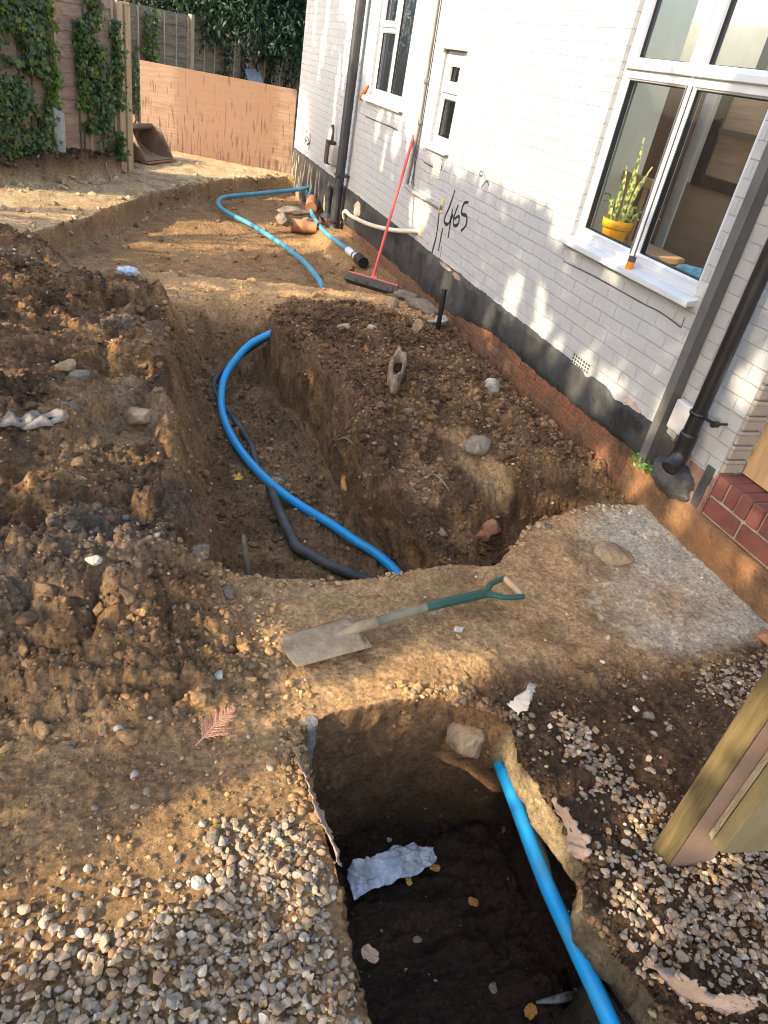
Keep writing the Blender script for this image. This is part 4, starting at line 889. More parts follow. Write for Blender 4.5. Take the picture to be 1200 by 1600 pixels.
# weeds at the foot of the trunking
b = MB(); rw = np.random.RandomState(4)
for i in range(150):
    c = np.array([W-.04-.05*rw.rand(), 2.46+.22*rw.rand(), .185+.05*rw.rand()]); u = rw.normal(size=3); u /= np.linalg.norm(u); v = np.cross(u, rw.normal(size=3)); v /= np.linalg.norm(v); s_ = .007+.008*rw.rand()
    b.add([c-u*s_, c+v*s_*.5, c+u*s_, c-v*s_*.5], [(0, 1, 2, 3)])
o = b.build('weed', mat('weed_leaf', (.05, .13, .02), col2=(.10, .22, .04), vscale=40, bump=0), recalc=False); tag(o, 'small green weed growing at the foot of the trunking', 'plant')
# ---------------- things seen inside the large window
pc = np.array([W+.20, 3.80, 1.033])
pp = thing('potted_plant', 'snake plant in a yellow pot on the inner window ledge', 'plant', tuple(pc))
m_ypot = mat('yellow_glaze', (.66, .30, .015), col2=(.80, .40, .02), rough=.35, vscale=10, bump=.05)
b = MB(); pr_f = [(.055, 0), (.060, .004), (.080, .10), (.083, .105), (.089, .107), (.092, .15), (.086, .152), (.083, .12)]
seg = 28
V = [(pc[0]+r_*math.cos(2*math.pi*k/seg), pc[1]+r_*math.sin(2*math.pi*k/seg), pc[2]+h_) for r_, h_ in pr_f for k in range(seg)]
b.add(V, [(i*seg+k, i*seg+(k+1) % seg, (i+1)*seg+(k+1) % seg, (i+1)*seg+k) for i in range(len(pr_f)-1) for k in range(seg)], True); b.add(V[:seg], [tuple(range(seg))]); part(b, 'pot', m_ypot, pp)
b = MB(); b.tube([pc+np.array([0, 0, .10]), pc+np.array([0, 0, .135])], .082, 20); part(b, 'soil', mat('potting_soil', (.05, .035, .025)), pp)
m_snake, n_, l_, p_ = nt('snake_leaf')
_tc = n_.new('ShaderNodeTexCoord'); _no = n_.new('ShaderNodeTexNoise'); _no.inputs['Scale'].default_value = 40; l_.new(_tc.outputs['Object'], _no.inputs[0]); _rp = n_.new('ShaderNodeValToRGB')
_rp.color_ramp.elements[0].position = .45; _rp.color_ramp.elements[0].color = (.035, .075, .025, 1); _rp.color_ramp.elements[1].position = .55; _rp.color_ramp.elements[1].color = (.30, .32, .10, 1); l_.new(_no.outputs['Fac'], _rp.inputs[0]); l_.new(_rp.outputs[0], p_.inputs['Base Color'])
m_pale_leaf = mat('pale_leaf_edge', (.42, .40, .14), bump=0)
lf = [(-.03, .02, .30, .02, .05), (-.045, .045, .27, .015, .14), (.0, -.01, .46, .0, .02), (.02, -.04, .24, -.02, -.17), (.03, -.05, .20, .03, -.24), (.0, .05, .19, .0, .16), (.03, .02, .24, .05, .05), (-.01, -.05, .15, -.04, -.20), (.01, -.02, .33, .04, -.06)]
for (ox, oy, hh, bx_, by_) in lf:
    b = MB(); n = 10; V = []
    for i in range(n+1):
        t = i/n; w_ = .025*(math.sin(math.pi*min(1, t*.85+.12)))**.8*(1-t**6); z_ = pc[2]+.13+hh*(t-(.55*t*t*t if abs(by_) > .12 else 0)); x_ = pc[0]+ox+bx_*t*t; y_ = pc[1]+oy+by_*t*t
        V += [(x_+.004, y_-w_, z_), (x_-.005, y_, z_), (x_+.004, y_+w_, z_)]
    b.add(V, [(3*i+k, 3*i+k+1, 3*i+k+4, 3*i+k+3) for i in range(n) for k in (0, 1)], True); part(b, 'leaf', m_snake, pp, recalc=False)
m_dwood = mat('brown_wardrobe', (.13, .075, .042), col2=(.22, .13, .075), vscale=2, stretch=(3, 3, .8), rough=.5, bump=.05)
wd = thing('wardrobe', 'dark brown cupboard standing inside behind the potted plant', 'cupboard', (W+1.1, 5.2, .45))
b = MB(); b.box((W+.83, 5.0, .46), (W+1.50, 5.5, 1.98), bev=.01); part(b, 'carcass', m_dwood, wd)
ch = thing('wooden_chair', 'slatted wooden chair back behind the potted plant', 'chair', (W+.72, 4.2, .45))
m_chw = mat('tan_chair_wood', (.40, .24, .12), col2=(.52, .34, .18), vscale=3, bump=.05)
b = MB(); b.box((W+.64, 4.08, 1.33), (W+.675, 4.52, 1.39), bev=.008); part(b, 'top_rail', m_chw, ch)
for i in range(4): b = MB(); y_ = 4.12+.105*i; b.box((W+.648, y_, .95), (W+.668, y_+.03, 1.332), bev=.004); part(b, 'slat', m_chw, ch)
b = MB(); b.box((W+.64, 4.08, .90), (W+1.05, 4.52, .95), bev=.01); part(b, 'seat', m_chw, ch)
for (ax_, ay_) in ((.65, 4.09), (.65, 4.47), (1.0, 4.09), (1.0, 4.47)): b = MB(); b.box((W+ax_, ay_, .45), (W+ax_+.035, ay_+.04, .90)); part(b, 'leg', m_chw, ch)
dr = thing('internal_door', 'dark framed glazed panel seen high in the right window light', 'door', (W+1.62, 4.4, .45))
m_dframe = mat('dark_door_wood', (.055, .042, .034), bump=.05); m_tanp = mat('tan_door_panel', (.36, .24, .14), stretch=(1, 1, 8), vscale=3, bump=0)
b = MB()
for (y_a, y_b, z_a, z_b) in ((3.75, 3.82, 1.36, 2.05), (4.86, 4.94, 1.36, 2.05), (3.75, 4.94, 2.0, 2.07), (3.75, 4.94, 1.34, 1.42), (4.30, 4.345, 1.36, 2.05), (3.75, 4.94, 1.70, 1.735)): b.box((W+1.58+.002*z_a, y_a, z_a), (W+1.62, y_b, z_b))
part(b, 'door_frame', m_dframe, dr)
b = MB(); b.box((W+1.626, 3.77, 1.37), (W+1.65, 4.92, 2.04)); part(b, 'door_panel', m_tanp, dr)
pf = thing('picture_frame', 'dark mitred frame on the olive room wall at the top right', 'frame', (W+1.9, 4.6, 2.1))
b = MB()
for (y_a, y_b, z_a, z_b) in ((4.98, 5.06, 2.10, 2.42), (4.1, 5.06, 2.36, 2.44)): b.box((W+1.88+.004*z_a, y_a, z_a), (W+1.925, y_b, z_b), bev=.008)
part(b, 'moulding', m_dframe, pf)
pn = thing('brown_screen', 'tall pale brown panelled screen in the right window light', 'screen', (W+1.65, 4.4, .45))
b = MB(); b.box((W+1.60, 3.6, .46), (W+1.64, 5.0, 1.345), bev=.01); part(b, 'panel', mat('brown_panel', (.30, .22, .145), col2=(.37, .28, .19), stretch=(2, 1, 14), vscale=2, bump=.05), pn)
b = MB(); b.box((W+1.59, 5.002, .46), (W+1.65, 5.12, 2.0), bev=.005); part(b, 'edge_post', m_sillpaint, pn)
b = MB(); rw = np.random.RandomState(2); V0, F0 = ico(4); S = V0*(1+.35*fbm(V0[:, 0]*3, V0[:, 1]*3, V0[:, 2]*3, 55, 3))[:, None]; b.add(S*np.array([.07, .16, .05])+np.array([W+.2, 3.0, 1.07]), F0, True)
o = b.build('blue_cloth', mat('blue_fabric', (.02, .13, .20), col2=(.15, .33, .38), vscale=30, bump=.3)); tag(o, 'crumpled blue patterned cloth on the inner ledge at the right', 'cloth')
b = MB()
for i in range(60):
    c = np.array([W+.22, 2.86, 1.36])+rw.normal(size=3)*np.array([.03, .03, .06]); u = rw.normal(size=3); u /= np.linalg.norm(u); v = np.cross(u, rw.normal(size=3)); v /= np.linalg.norm(v); b.add([c-u*.025, c+v*.01, c+u*.025, c-v*.01], [(0, 1, 2, 3)])
o = b.build('leafy_sprig', mat('bluegreen_leaf', (.05, .14, .10), col2=(.16, .24, .12), bump=0), recalc=False); tag(o, 'small leafy sprig at the right edge of the large window', 'plant')

# ================================================================== FENCES
def frame2(a, c):
    """unit vector along a->c, and the horizontal normal to its right (towards the camera side)"""
    a = np.array(a, float); c = np.array(c, float); u = c-a; L = np.linalg.norm(u); u /= L; return a, u, np.array([u[1], -u[0]]), L
m_lap = mat('weathered_lap_board', (.25, .165, .115), col2=(.38, .27, .20), rough=.85, vscale=1.0, stretch=(5, 5, 26), bump=.6, bscale=5, bdist=.004)
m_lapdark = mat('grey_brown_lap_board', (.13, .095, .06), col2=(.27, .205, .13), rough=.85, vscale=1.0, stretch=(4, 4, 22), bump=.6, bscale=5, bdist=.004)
m_batten = mat('grey_batten', (.30, .23, .16), col2=(.42, .34, .25), rough=.85, vscale=3, stretch=(6, 6, 1), bump=.3)
m_postwood = mat('tan_fence_post', (.36, .25, .14), col2=(.48, .36, .22), rough=.8, vscale=3, stretch=(6, 6, 1), bump=.3)
m_concpost = mat('pale_concrete', (.34, .33, .30), col2=(.46, .45, .42), rough=.9, vscale=20, bump=.6, bscale=90)
def lap_panel(a, u, nrm, s0, s1, z0, z1, m, parent, seed, arch=0., rows=13):
    b = MB(); n = 26; ss = np.linspace(s0, s1, n); h = (z1-z0)/rows; rs_ = np.random.RandomState(seed)
    for k in range(rows):
        zt = z0+h*(k+1)+.012; zb = z0+h*k
        wav = .010*fbm(ss*3, ss*0+k*3.1, None, seed, 3)+.004*rs_.normal()
        lim = z1-arch*np.sin(np.pi*(ss-s0)/(s1-s0)) if arch else np.full(n, 9.)
        top = np.minimum(zt, lim); bot = np.minimum(zb+wav, lim)
        for t, (zz, off) in enumerate(((bot, .022), (top, .004), (top, -.006), (bot, .010))):
            for i in range(n): q = a+u*ss[i]+nrm*off; b.v.append((q[0], q[1], zz[i]))
        base = len(b.v)-4*n
        for r_ in range(4):
            r2_ = (r_+1) % 4
            for i in range(n-1): b.f.append((base+r_*n+i, base+r_*n+i+1, base+r2_*n+i+1, base+r2_*n+i)); b.sm.append(False)
    o = b.build('panel', m, parent); return o
def batten(a, u, nrm, s, z0, z1, m, parent, w_=.035, d_=.03, name='batten'):
    b = MB(); q = a+u*s; b.box((-w_/2, .0, z0), (w_/2, d_, z1), ax=[[u[0], u[1], 0], [nrm[0], nrm[1], 0], [0, 0, 1]], org=(q[0], q[1], 0)); 
    return b.build(name, m, parent)
fl = thing('fence', 'brown lap board fence on the left, half covered with ivy', 'fence')
a, u, nr, L = frame2((-1.95, 8.37), (.165, 10.49))
seg_ = [(L-.06-1.83*(k+1), L-.06-1.83*k-.1) for k in range(2)]; seg_ = [(max(s0, .02), s1) for s0, s1 in seg_]
for k, (s0, s1) in enumerate(seg_):
    lap_panel(a, u, nr, s0, s1, .12, 1.83, m_lap, fl, 501+k, arch=.10)
    for s_ in (s0+.04, .5*(s0+s1), s0+.27*(s1-s0) if k else s0+.75*(s1-s0), s1-.04): batten(a, u, nr, s_+.0, .14, 1.80, m_batten, fl)
    batten(a, u, nr, s1+.05, .0, 1.80, m_postwood, fl, .09, .06, 'post')
b = MB(); q = a+u*(L-.01); b.box((-.06, -.06, 1.765), (.06, .06, 1.80), ax=[[u[0], u[1], 0], [nr[0], nr[1], 0], [0, 0, 1]], org=(q[0], q[1], 0), bev=.01); b.build('post_cap', m_postwood, fl)
batten(a, u, nr, L-.005, .0, 1.766, m_postwood, fl, .085, .075, 'post')
FLa, FLu, FLn, FLL = a, u, nr, L
fb = thing('fence', 'shaded grey brown batten fence at the far end behind the plywood', 'fence')
a, u, nr, L = frame2((.17, 13.2), (4.6, 18.4)); FBa, FBu, FBn, FBL = a, u, nr, L
zb_top = lambda s_: 1.80
for k in range(4):
    s0, s1 = .02+1.72*k, .02+1.72*(k+1)-.10
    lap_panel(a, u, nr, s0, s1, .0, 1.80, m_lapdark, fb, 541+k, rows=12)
    for s_ in np.linspace(s0+.03, s1-.03, 6): batten(a, u, nr, s_, .02, 1.79, m_batten, fb, .030, .03)
    batten(a, u, nr, s1+.05, -.2, 1.83, m_postwood, fb, .085, .06, 'post')
q = atZ(94, 236, .26)
cp = MB(); cp.box((q[0]-.055, q[1]-.05, -.1), (q[0]+.055, q[1]+.05, .70), bev=.006)
for v in range(len(cp.v)):
    p_ = cp.v[v]
    if p_[2] > .5: cp.v[v] = (p_[0]+.015, p_[1], p_[2]-(.05 if p_[0] > q[0] else 0))
o = cp.build('concrete_post', m_concpost); tag(o, 'short pale concrete post standing in front of the ivy fence', 'post')
# ---------------- foliage helpers
def leaf_cards(name, P, size, cols, m, parent=None, rs=None, normal=None, droop=0., shape='ivy', spread=.6):
    n = len(P); rs = rs or np.random.RandomState(1)
    nn = rs.normal(size=(n, 3))*spread
    if normal is not None: nn += np.asarray(normal)
    nn /= np.linalg.norm(nn, axis=1)[:, None]
    d = rs.normal(size=(n, 3)); d[:, 2] -= droop; d -= nn*np.sum(d*nn, 1)[:, None]; d /= np.linalg.norm(d, axis=1)[:, None]
    e = np.cross(nn, d); s = np.asarray(size)[:, None]
    if shape == 'ivy': prof = [(-.9, 0), (-.25, .62), (.1, .95), (.2, .45), (1.1, 0), (.2, -.45), (.1, -.95), (-.25, -.62)]; bend = [.0, .12, .25, .05, -.2, .05, .25, .12]
    elif shape == 'spray': prof = [(-1, -.10), (-.2, -.42), (.5, -.30), (1.25, 0), (.5, .30), (-.2, .42), (-1, .10)]; bend = [0, .1, 0, -.3, 0, .1, 0]
    else: prof = [(-1, 0), (0, .55), (1.1, 0), (0, -.55)]; bend = [0, .12, -.1, .12]
    V = np.stack([P+d*s*px+e*s*py+nn*s*bz for (px, py), bz in zip(prof, bend)], 1)
    k = len(prof); F = (np.arange(n)*k)[:, None]+np.arange(k)[None]
    return np_mesh(name, V.reshape(-1, 3), F, m, parent, np.repeat(cols[:, None], k, 1).reshape(-1, 3), smooth=False)
def leaf_mat(name, trans=.35):
    m, n, l, p = nt(name)
    at = n.new('ShaderNodeAttribute'); at.attribute_name = 'Col'; l.new(at.outputs['Color'], p.inputs['Base Color']); p.inputs['Roughness'].default_value = .45; p.inputs['Specular IOR Level'].default_value = .4
    t = n.new('ShaderNodeBsdfTranslucent'); l.new(at.outputs['Color'], t.inputs[0]); mx = n.new('ShaderNodeMixShader'); mx.inputs[0].default_value = trans
    l.new(p.outputs[0], mx.inputs[1]); l.new(t.outputs[0], mx.inputs[2]); l.new(mx.outputs[0], n['Material Output'].inputs[0]); return m
m_leaf = leaf_mat('leaf_green'); m_bark = mat('bark', (.10, .075, .05), col2=(.17, .13, .09), rough=.9, vscale=8, stretch=(4, 4, 1), bump=.8)
def ivy(label, a, u, nr, strips, n, seed, base, bright=.0, size=.038, group=None):
    """strips: (s centre, half width, z0, z1, weight)"""
    t = thing('ivy', label, 'ivy', (a[0]+u[0]*strips[0][0], a[1]+u[1]*strips[0][0], .1))
    rs = np.random.RandomState(seed); S = []; st = MB()
    wsum = sum(x[4] for x in strips)
    for (sc, hw, z0, z1, wgt) in strips:
        k = int(n*wgt/wsum); z = z0+(z1-z0)*rs.rand(k); wob = hw*.9*fbm(z*2.3, z*0+sc*3, None, seed, 3); s_ = sc+wob+hw*np.clip(rs.normal(size=k)*.55, -1.15, 1.15)
        keep = fbm(s_*5, z*3.5, None, seed+5, 3) > -.28
        s_ = s_[keep]; z = z[keep]; off = .035+.09*np.abs(rs.normal(size=len(s_)))*(1-np.clip(np.abs(s_-sc)/hw, 0, 1)*.5)
        S.append(np.stack([a[0]+u[0]*s_+nr[0]*off, a[1]+u[1]*s_+nr[1]*off, z], -1))
        zz = np.linspace(z0, z1, 14); sw = sc+.25*hw*np.sin(zz*3+seed)
        st.tube(np.stack([a[0]+u[0]*sw+nr[0]*.03, a[1]+u[1]*sw+nr[1]*.03, zz], -1), .010, 6)
    P = np.concatenate(S); k = len(P)
    c = np.array(base)[None]*(.55+.9*rs.rand(k))[:, None]; lt = rs.rand(k) < .18+bright; c[lt] = np.array([.16, .22, .035])*(.6+.7*rs.rand(lt.sum()))[:, None]
    dd = rs.rand(k) < .05; c[dd] = np.array([.22, .16, .06])
    leaf_cards('foliage', P-np.array(t.location), size*.78*(.5+.8*rs.rand(k)), c, m_leaf, t, rs, normal=(nr[0]*1.1, nr[1]*1.1, .35), droop=1.3)
    part(st, 'stem', m_bark, t)
def s_at(px, a, u):
    """distance along a fence line under picture column px (eye level)"""
    r = ray(px, 120); h = r[:2]/np.linalg.norm(r[:2]); A_ = np.array([[u[0], -h[0]], [u[1], -h[1]]]); return np.linalg.solve(A_, -np.asarray(a))[0]
sI = lambda x: s_at(x, FLa, FLu)
sB = lambda x: s_at(x, FBa, FBu)
DG = (.10, .145, .065)
ivy('wide dark ivy sheet covering the left end of the fence', FLa, FLu, FLn, [(sI(18), .34, .12, 2.1, 1.4), (sI(42), .18, .12, 2.0, 1.0), (sI(-12), .2, .1, 2.1, .5)], 9500, 61, DG, .03)
ivy('bright yellow green ivy strip right of the wide dark ivy', FLa, FLu, FLn, [(sI(70), .06, .75, 1.95, 1.0), (sI(76), .05, .9, 1.5, .45)], 1500, 62, (.13, .21, .03), .35)
ivy('thin ivy strand climbing the batten from the short concrete post', FLa, FLu, FLn, [(sI(117), .055, .12, 1.55, 1.), (sI(131), .035, .4, 1.3, .4), (sI(122), .10, .1, .55, .5)], 1300, 63, (.065, .135, .04), .1)
ivy('thick dark ivy column between two bare fence strips', FLa, FLu, FLn, [(sI(143), .10, .8, 1.9, 1.), (sI(153), .085, .12, 1.2, .8), (sI(132), .08, 1.3, 1.95, .4)], 3000, 64, DG, .02)
ivy('narrow ivy strand nearest the fence corner post', FLa, FLu, FLn, [(sI(174), .045, .15, 1.6, 1.)], 1000, 65, (.06, .125, .04), .06)
ivy('pale green ivy strands on the far fence above the plywood corner', FBa, FBu, FBn, [(sB(226), .06, .5, 1.75, 1.), (sB(236), .06, .6, 1.8, 1.), (sB(208), .10, .1, 1.3, .8)], 1000, 66, (.085, .13, .045), .2)
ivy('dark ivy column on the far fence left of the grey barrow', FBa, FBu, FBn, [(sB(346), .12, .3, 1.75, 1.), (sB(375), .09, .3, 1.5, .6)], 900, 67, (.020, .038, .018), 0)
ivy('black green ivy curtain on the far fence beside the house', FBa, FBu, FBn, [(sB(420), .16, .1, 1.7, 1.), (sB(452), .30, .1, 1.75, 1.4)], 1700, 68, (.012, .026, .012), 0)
# conifer hedge hanging over the far fence
def crown(n, c, rad, seed, low=-1., flat=1.):
    rs = np.random.RandomState(seed); D_ = rs.normal(size=(n, 3)); D_ /= np.linalg.norm(D_, axis=1)[:, None]; r = (.45+.55*rs.rand(n)**.5)
    r = r*(1+.30*fbm(D_[:, 0]*2.3+seed, D_[:, 1]*2.3, D_[:, 2]*2.3, seed, 3)); P = D_*r[:, None]*np.array(rad); P = P[P[:, 2] > low*rad[2]]
    g = fbm(P[:, 0]*1.6+c[0], P[:, 1]*1.6+c[1], P[:, 2]*1.6, seed+7, 3); return P[g > -.30]+np.array(c)
hd = [((1.6, 15.6, 3.2), (1.5, 1.2, 1.55)), ((2.9, 17.0, 3.1), (1.6, 1.3, 1.6)), ((4.6, 18.4, 2.5), (1.8, 1.6, 2.4)), ((.3, 16.4, 2.9), (1.5, 1.2, 2.1)), ((-1.6, 15.0, 2.6), (1.5, 1.2, 2.4))]
LB = ['dark conifer drooping over the middle of the far fence', 'dark conifer drooping over the far fence beside the house', 'black green conifer in the gap behind the house corner', 'dark conifer behind the fence corner post', 'shaded evergreen behind the left fence panels', 'shaded evergreen behind the left end of the fence']
for k, ((c, rd), lb) in enumerate(zip(hd, LB)):
    t = thing('conifer_tree', lb, 'tree', (c[0], c[1]+.4, 0), 'evergreens behind the fences')
    P = crown(22000 if k < 3 else 7000, c, rd, 71+k); rs = np.random.RandomState(k)
    # drooping fringe
    kf = 1600 if k < 3 else 300; fr = np.stack([c[0]+rd[0]*rs.normal(size=kf)*.5, c[1]-rd[1]*(.5+.4*rs.rand(kf)), c[2]-rd[2]*(.65+.45*rs.rand(kf))+.12*rs.normal(size=kf)], -1)
    if k < 2: P = np.concatenate([P, fr])
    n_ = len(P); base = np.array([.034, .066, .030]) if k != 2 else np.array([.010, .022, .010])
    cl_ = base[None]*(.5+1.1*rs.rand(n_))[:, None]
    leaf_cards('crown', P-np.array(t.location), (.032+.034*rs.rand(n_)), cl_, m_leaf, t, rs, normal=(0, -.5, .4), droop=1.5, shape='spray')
    b = MB(); b.tube([(c[0], c[1]+.4, -.2), (c[0]+.05, c[1]+.4, 1.4), (c[0], c[1]+.3, c[2]+.5)], [.13, .11, .05], 10, res=4)
    for q in range(5): aa = q*1.3+k; b.tube([(c[0], c[1]+.38, 1.3+.2*q), (c[0]+.5*math.cos(aa), c[1]+.3+.5*math.sin(aa), 2.0+.2*q)], [.04, .015], 6)
    part(b, 'trunk', m_bark, t)
# ================================================================== PLYWOOD, BUCKET, BARROW
m_ply, n_, l_, p_ = nt('plywood_sheet')
def _ply():
    n, l, p = n_, l_, p_
    tc = n.new('ShaderNodeTexCoord'); sp = n.new('ShaderNodeSeparateXYZ'); l.new(tc.outputs['Object'], sp.inputs[0])
    mp = n.new('ShaderNodeMapping'); mp.inputs['Scale'].default_value = (.8, 1, 9); l.new(tc.outputs['Object'], mp.inputs[0])
    g = n.new('ShaderNodeTexNoise'); g.inputs['Scale'].default_value = 2.6; g.inputs['Detail'].default_value = 6; g.inputs['Distortion'].default_value = 1.2; l.new(mp.outputs[0], g.inputs[0])
    r = n.new('ShaderNodeValToRGB'); e = r.color_ramp.elements; e[0].position = .35; e[0].color = (.165, .096, .057, 1); e[1].position = .65; e[1].color = (.215, .137, .088, 1); l.new(g.outputs['Fac'], r.inputs[0])
    # wetter reddish field in the middle of the sheet
    nb = n.new('ShaderNodeTexNoise'); nb.inputs['Scale'].default_value = 5; nb.inputs['Detail'].default_value = 5; l.new(mp.outputs[0], nb.inputs[0])
    nx_ = n.new('ShaderNodeMath'); nx_.operation = 'MULTIPLY_ADD'; nx_.inputs[1].default_value = .5; l.new(nb.outputs['Fac'], nx_.inputs[0]); l.new(sp.outputs['X'], nx_.inputs[2])
    a1 = n.new('ShaderNodeMapRange'); a1.inputs[1].default_value = .70; a1.inputs[2].default_value = .85; l.new(nx_.outputs[0], a1.inputs[0])
    a2 = n.new('ShaderNodeMapRange'); a2.inputs[1].default_value = 2.42; a2.inputs[2].default_value = 2.30; l.new(nx_.outputs[0], a2.inputs[0])
    mm = n.new('ShaderNodeMath'); mm.operation = 'MULTIPLY'; l.new(a1.outputs[0], mm.inputs[0]); l.new(a2.outputs[0], mm.inputs[1])
    ms = n.new('ShaderNodeMath'); ms.operation = 'MULTIPLY'; ms.inputs[1].default_value = .75; l.new(mm.outputs[0], ms.inputs[0])
    m1 = n.new('ShaderNodeMix'); m1.data_type = 'RGBA'; l.new(ms.outputs[0], m1.inputs[0]); l.new(r.outputs[0], m1.inputs[6]); m1.inputs[7].default_value = (.135, .068, .036, 1)
    # dark vertical drips
    dm = n.new('ShaderNodeMapping'); dm.inputs['Scale'].default_value = (22, 1, 3.0); l.new(tc.outputs['Object'], dm.inputs[0])
    dn = n.new('ShaderNodeTexNoise'); dn.inputs['Scale'].default_value = 1.3; dn.inputs['Detail'].default_value = 4; l.new(dm.outputs[0], dn.inputs[0])
    zr = n.new('ShaderNodeMapRange'); zr.inputs[1].default_value = 1.2; zr.inputs[2].default_value = 0; zr.inputs[3].default_value = -.03; zr.inputs[4].default_value = .07; l.new(sp.outputs['Z'], zr.inputs[0])
    da = n.new('ShaderNodeMath'); da.operation = 'ADD'; l.new(dn.outputs['Fac'], da.inputs[0]); l.new(zr.outputs[0], da.inputs[1])
    ds = n.new('ShaderNodeMapRange'); ds.inputs[1].default_value = .57; ds.inputs[2].default_value = .67; ds.inputs[4].default_value = .8; l.new(da.outputs[0], ds.inputs[0])
    m2 = n.new('ShaderNodeMix'); m2.data_type = 'RGBA'; l.new(ds.outputs[0], m2.inputs[0]); l.new(m1.outputs[2], m2.inputs[6]); m2.inputs[7].default_value = (.055, .024, .012, 1)
    l.new(m2.outputs[2], p.inputs['Base Color']); p.inputs['Roughness'].default_value = .7
_ply()
pA = np.array([.425, 12.9]); pB = np.array([W-.01, 12.0]); u_ = (pB-pA)/np.linalg.norm(pB-pA); Lp = np.linalg.norm(pB-pA)
b = MB(); b.box((0, 0, 0), (Lp, .018, 1.22)); ply = b.build('plywood_sheet', m_ply)
ply.location = (pA[0], pA[1], -.085); ply.rotation_euler = (0, R(-.4), math.atan2(u_[1], u_[0])); tag(ply, 'large stained pinkish plywood sheet closing off the far end', 'board')
# digger bucket
m_rust = mat('muddy_steel', (.085, .058, .040), col2=(.20, .13, .08), rough=.7, vscale=6, bump=.6, bscale=40, bdist=.003)
m_rustlit = mat('lit_rusty_steel', (.17, .105, .06), col2=(.32, .21, .125), rough=.65, vscale=7, bump=.5, bscale=40, bdist=.003)  # lighter copy of the bucket steel; sun on shell and lip put into the colour
bl = atZ(229, 254, .03); br_ = atZ(273, 246, .03); aw = br_[:2]-bl[:2]; wid = .66; aw = np.array([.58, .81]); aw /= np.linalg.norm(aw); dv = np.array([aw[1], -aw[0]])
bk = thing('digger_bucket', 'muddy rust brown digger bucket lying below the plywood', 'digger bucket', (bl[0], bl[1], .03))
def bpt(w_, d_, z_): return (bl[0]+aw[0]*w_+dv[0]*d_, bl[1]+aw[1]*w_+dv[1]*d_, .03+z_)
prof = [(0, 0), (-.22, -.01), (-.40, .02), (-.52, .09), (-.57, .18), (-.53, .28), (-.42, .36), (-.36, .38)]
n = len(prof); b = MB()
for th in (0, .02):
    b.v += [bpt(0, d_+th*.6, z_+th) for d_, z_ in prof]+[bpt(wid, d_+th*.6, z_+th) for d_, z_ in prof]; b.sm += []
for i in range(n-1): b.f.append((i, i+1, n+i+1, n+i)); b.f.append((2*n+i, 3*n+i, 3*n+i+1, 2*n+i+1)); b.sm += [True, True]
part(b, 'shell', m_rustlit, bk)
for w0 in (-.02, wid):
    b = MB(); pl_ = prof+[(-.30, .385), (-.20, .34), (-.02, .05)]; b.prism(pl_, w0, w0+.02, lambda d_, z_, t: bpt(t, d_, z_)); part(b, 'side_plate', m_rust, bk)
b = MB(); b.tube([bpt(-.01, -.36, .37), bpt(wid+.01, -.36, .37)], .038, 14); part(b, 'top_bar', m_rust, bk)
b = MB(); b.box((0, 0, 0), (1, 1, 1)); b.v = [bpt(-.02+(wid+.04)*p[0], -.08+.12*p[1], -.012+.022*p[2]) for p in b.v]; part(b, 'cutting_edge', m_rustlit, bk)
for w0 in (.16, .36):
    b = MB(); b.prism([(-.50, .31), (-.52, .42), (-.47, .49), (-.40, .47), (-.36, .41), (-.36, .37)], w0, w0+.03, lambda d_, z_, t: bpt(t, d_, z_)); part(b, 'hanger_lug', m_rust, bk)
    b = MB(); b.tube([bpt(w0-.015, -.45, .45), bpt(w0+.045, -.45, .45)], .055, 14); part(b, 'boss', m_rust, bk)
# barrow stood against the far fence
m_zinc = mat('dull_galvanised', (.17, .18, .20), col2=(.25, .26, .28), rough=.5, vscale=10, bump=.1)
qz = atY(396, 118, 15.0); wb_ = thing('wheelbarrow', 'grey barrow with black curved handles leaning on the far fence', 'wheelbarrow', (qz[0], 15.0, 0))
t0 = atY(382, 107, 15.0); t1 = atY(404, 108, 15.2); t2 = atY(414, 137, 15.0); t3 = atY(388, 135, 14.8)
dn_ = (t3-t0)*1.2; b = MB()
for off in (0, .03): b.v += [tuple(t0+np.array([0, off, 0])), tuple(t1+np.array([0, off, 0])), tuple(t1+dn_+np.array([.03, off-.25, 0])), tuple(t0+dn_+np.array([0, off-.25, 0]))]
b.f += [(0, 1, 2, 3), (4, 7, 6, 5), (0, 4, 5, 1), (1, 5, 6, 2), (2, 6, 7, 3), (3, 7, 4, 0)]; b.sm += [False]*6
part(b, 'tray', m_zinc, wb_)
for (qa, qb_, qc, qd) in (((381, 112), (377, 99), (384, 94), (391, 97)), ((403, 112), (401, 101), (406, 96), (413, 98))):
    b = MB(); b.tube([atY(*qa, 15.0), atY(*qb_, 15.0), atY(*qc, 14.98), atY(*qd, 14.9)], .022, 10, res=5); part(b, 'handle', m_black_plastic, wb_)
b = MB(); b.tube([(qz[0]-.05, 14.6, .2), (qz[0]+.05, 14.6, .2)], .19, 20); part(b, 'wheel', m_black_plastic, wb_)
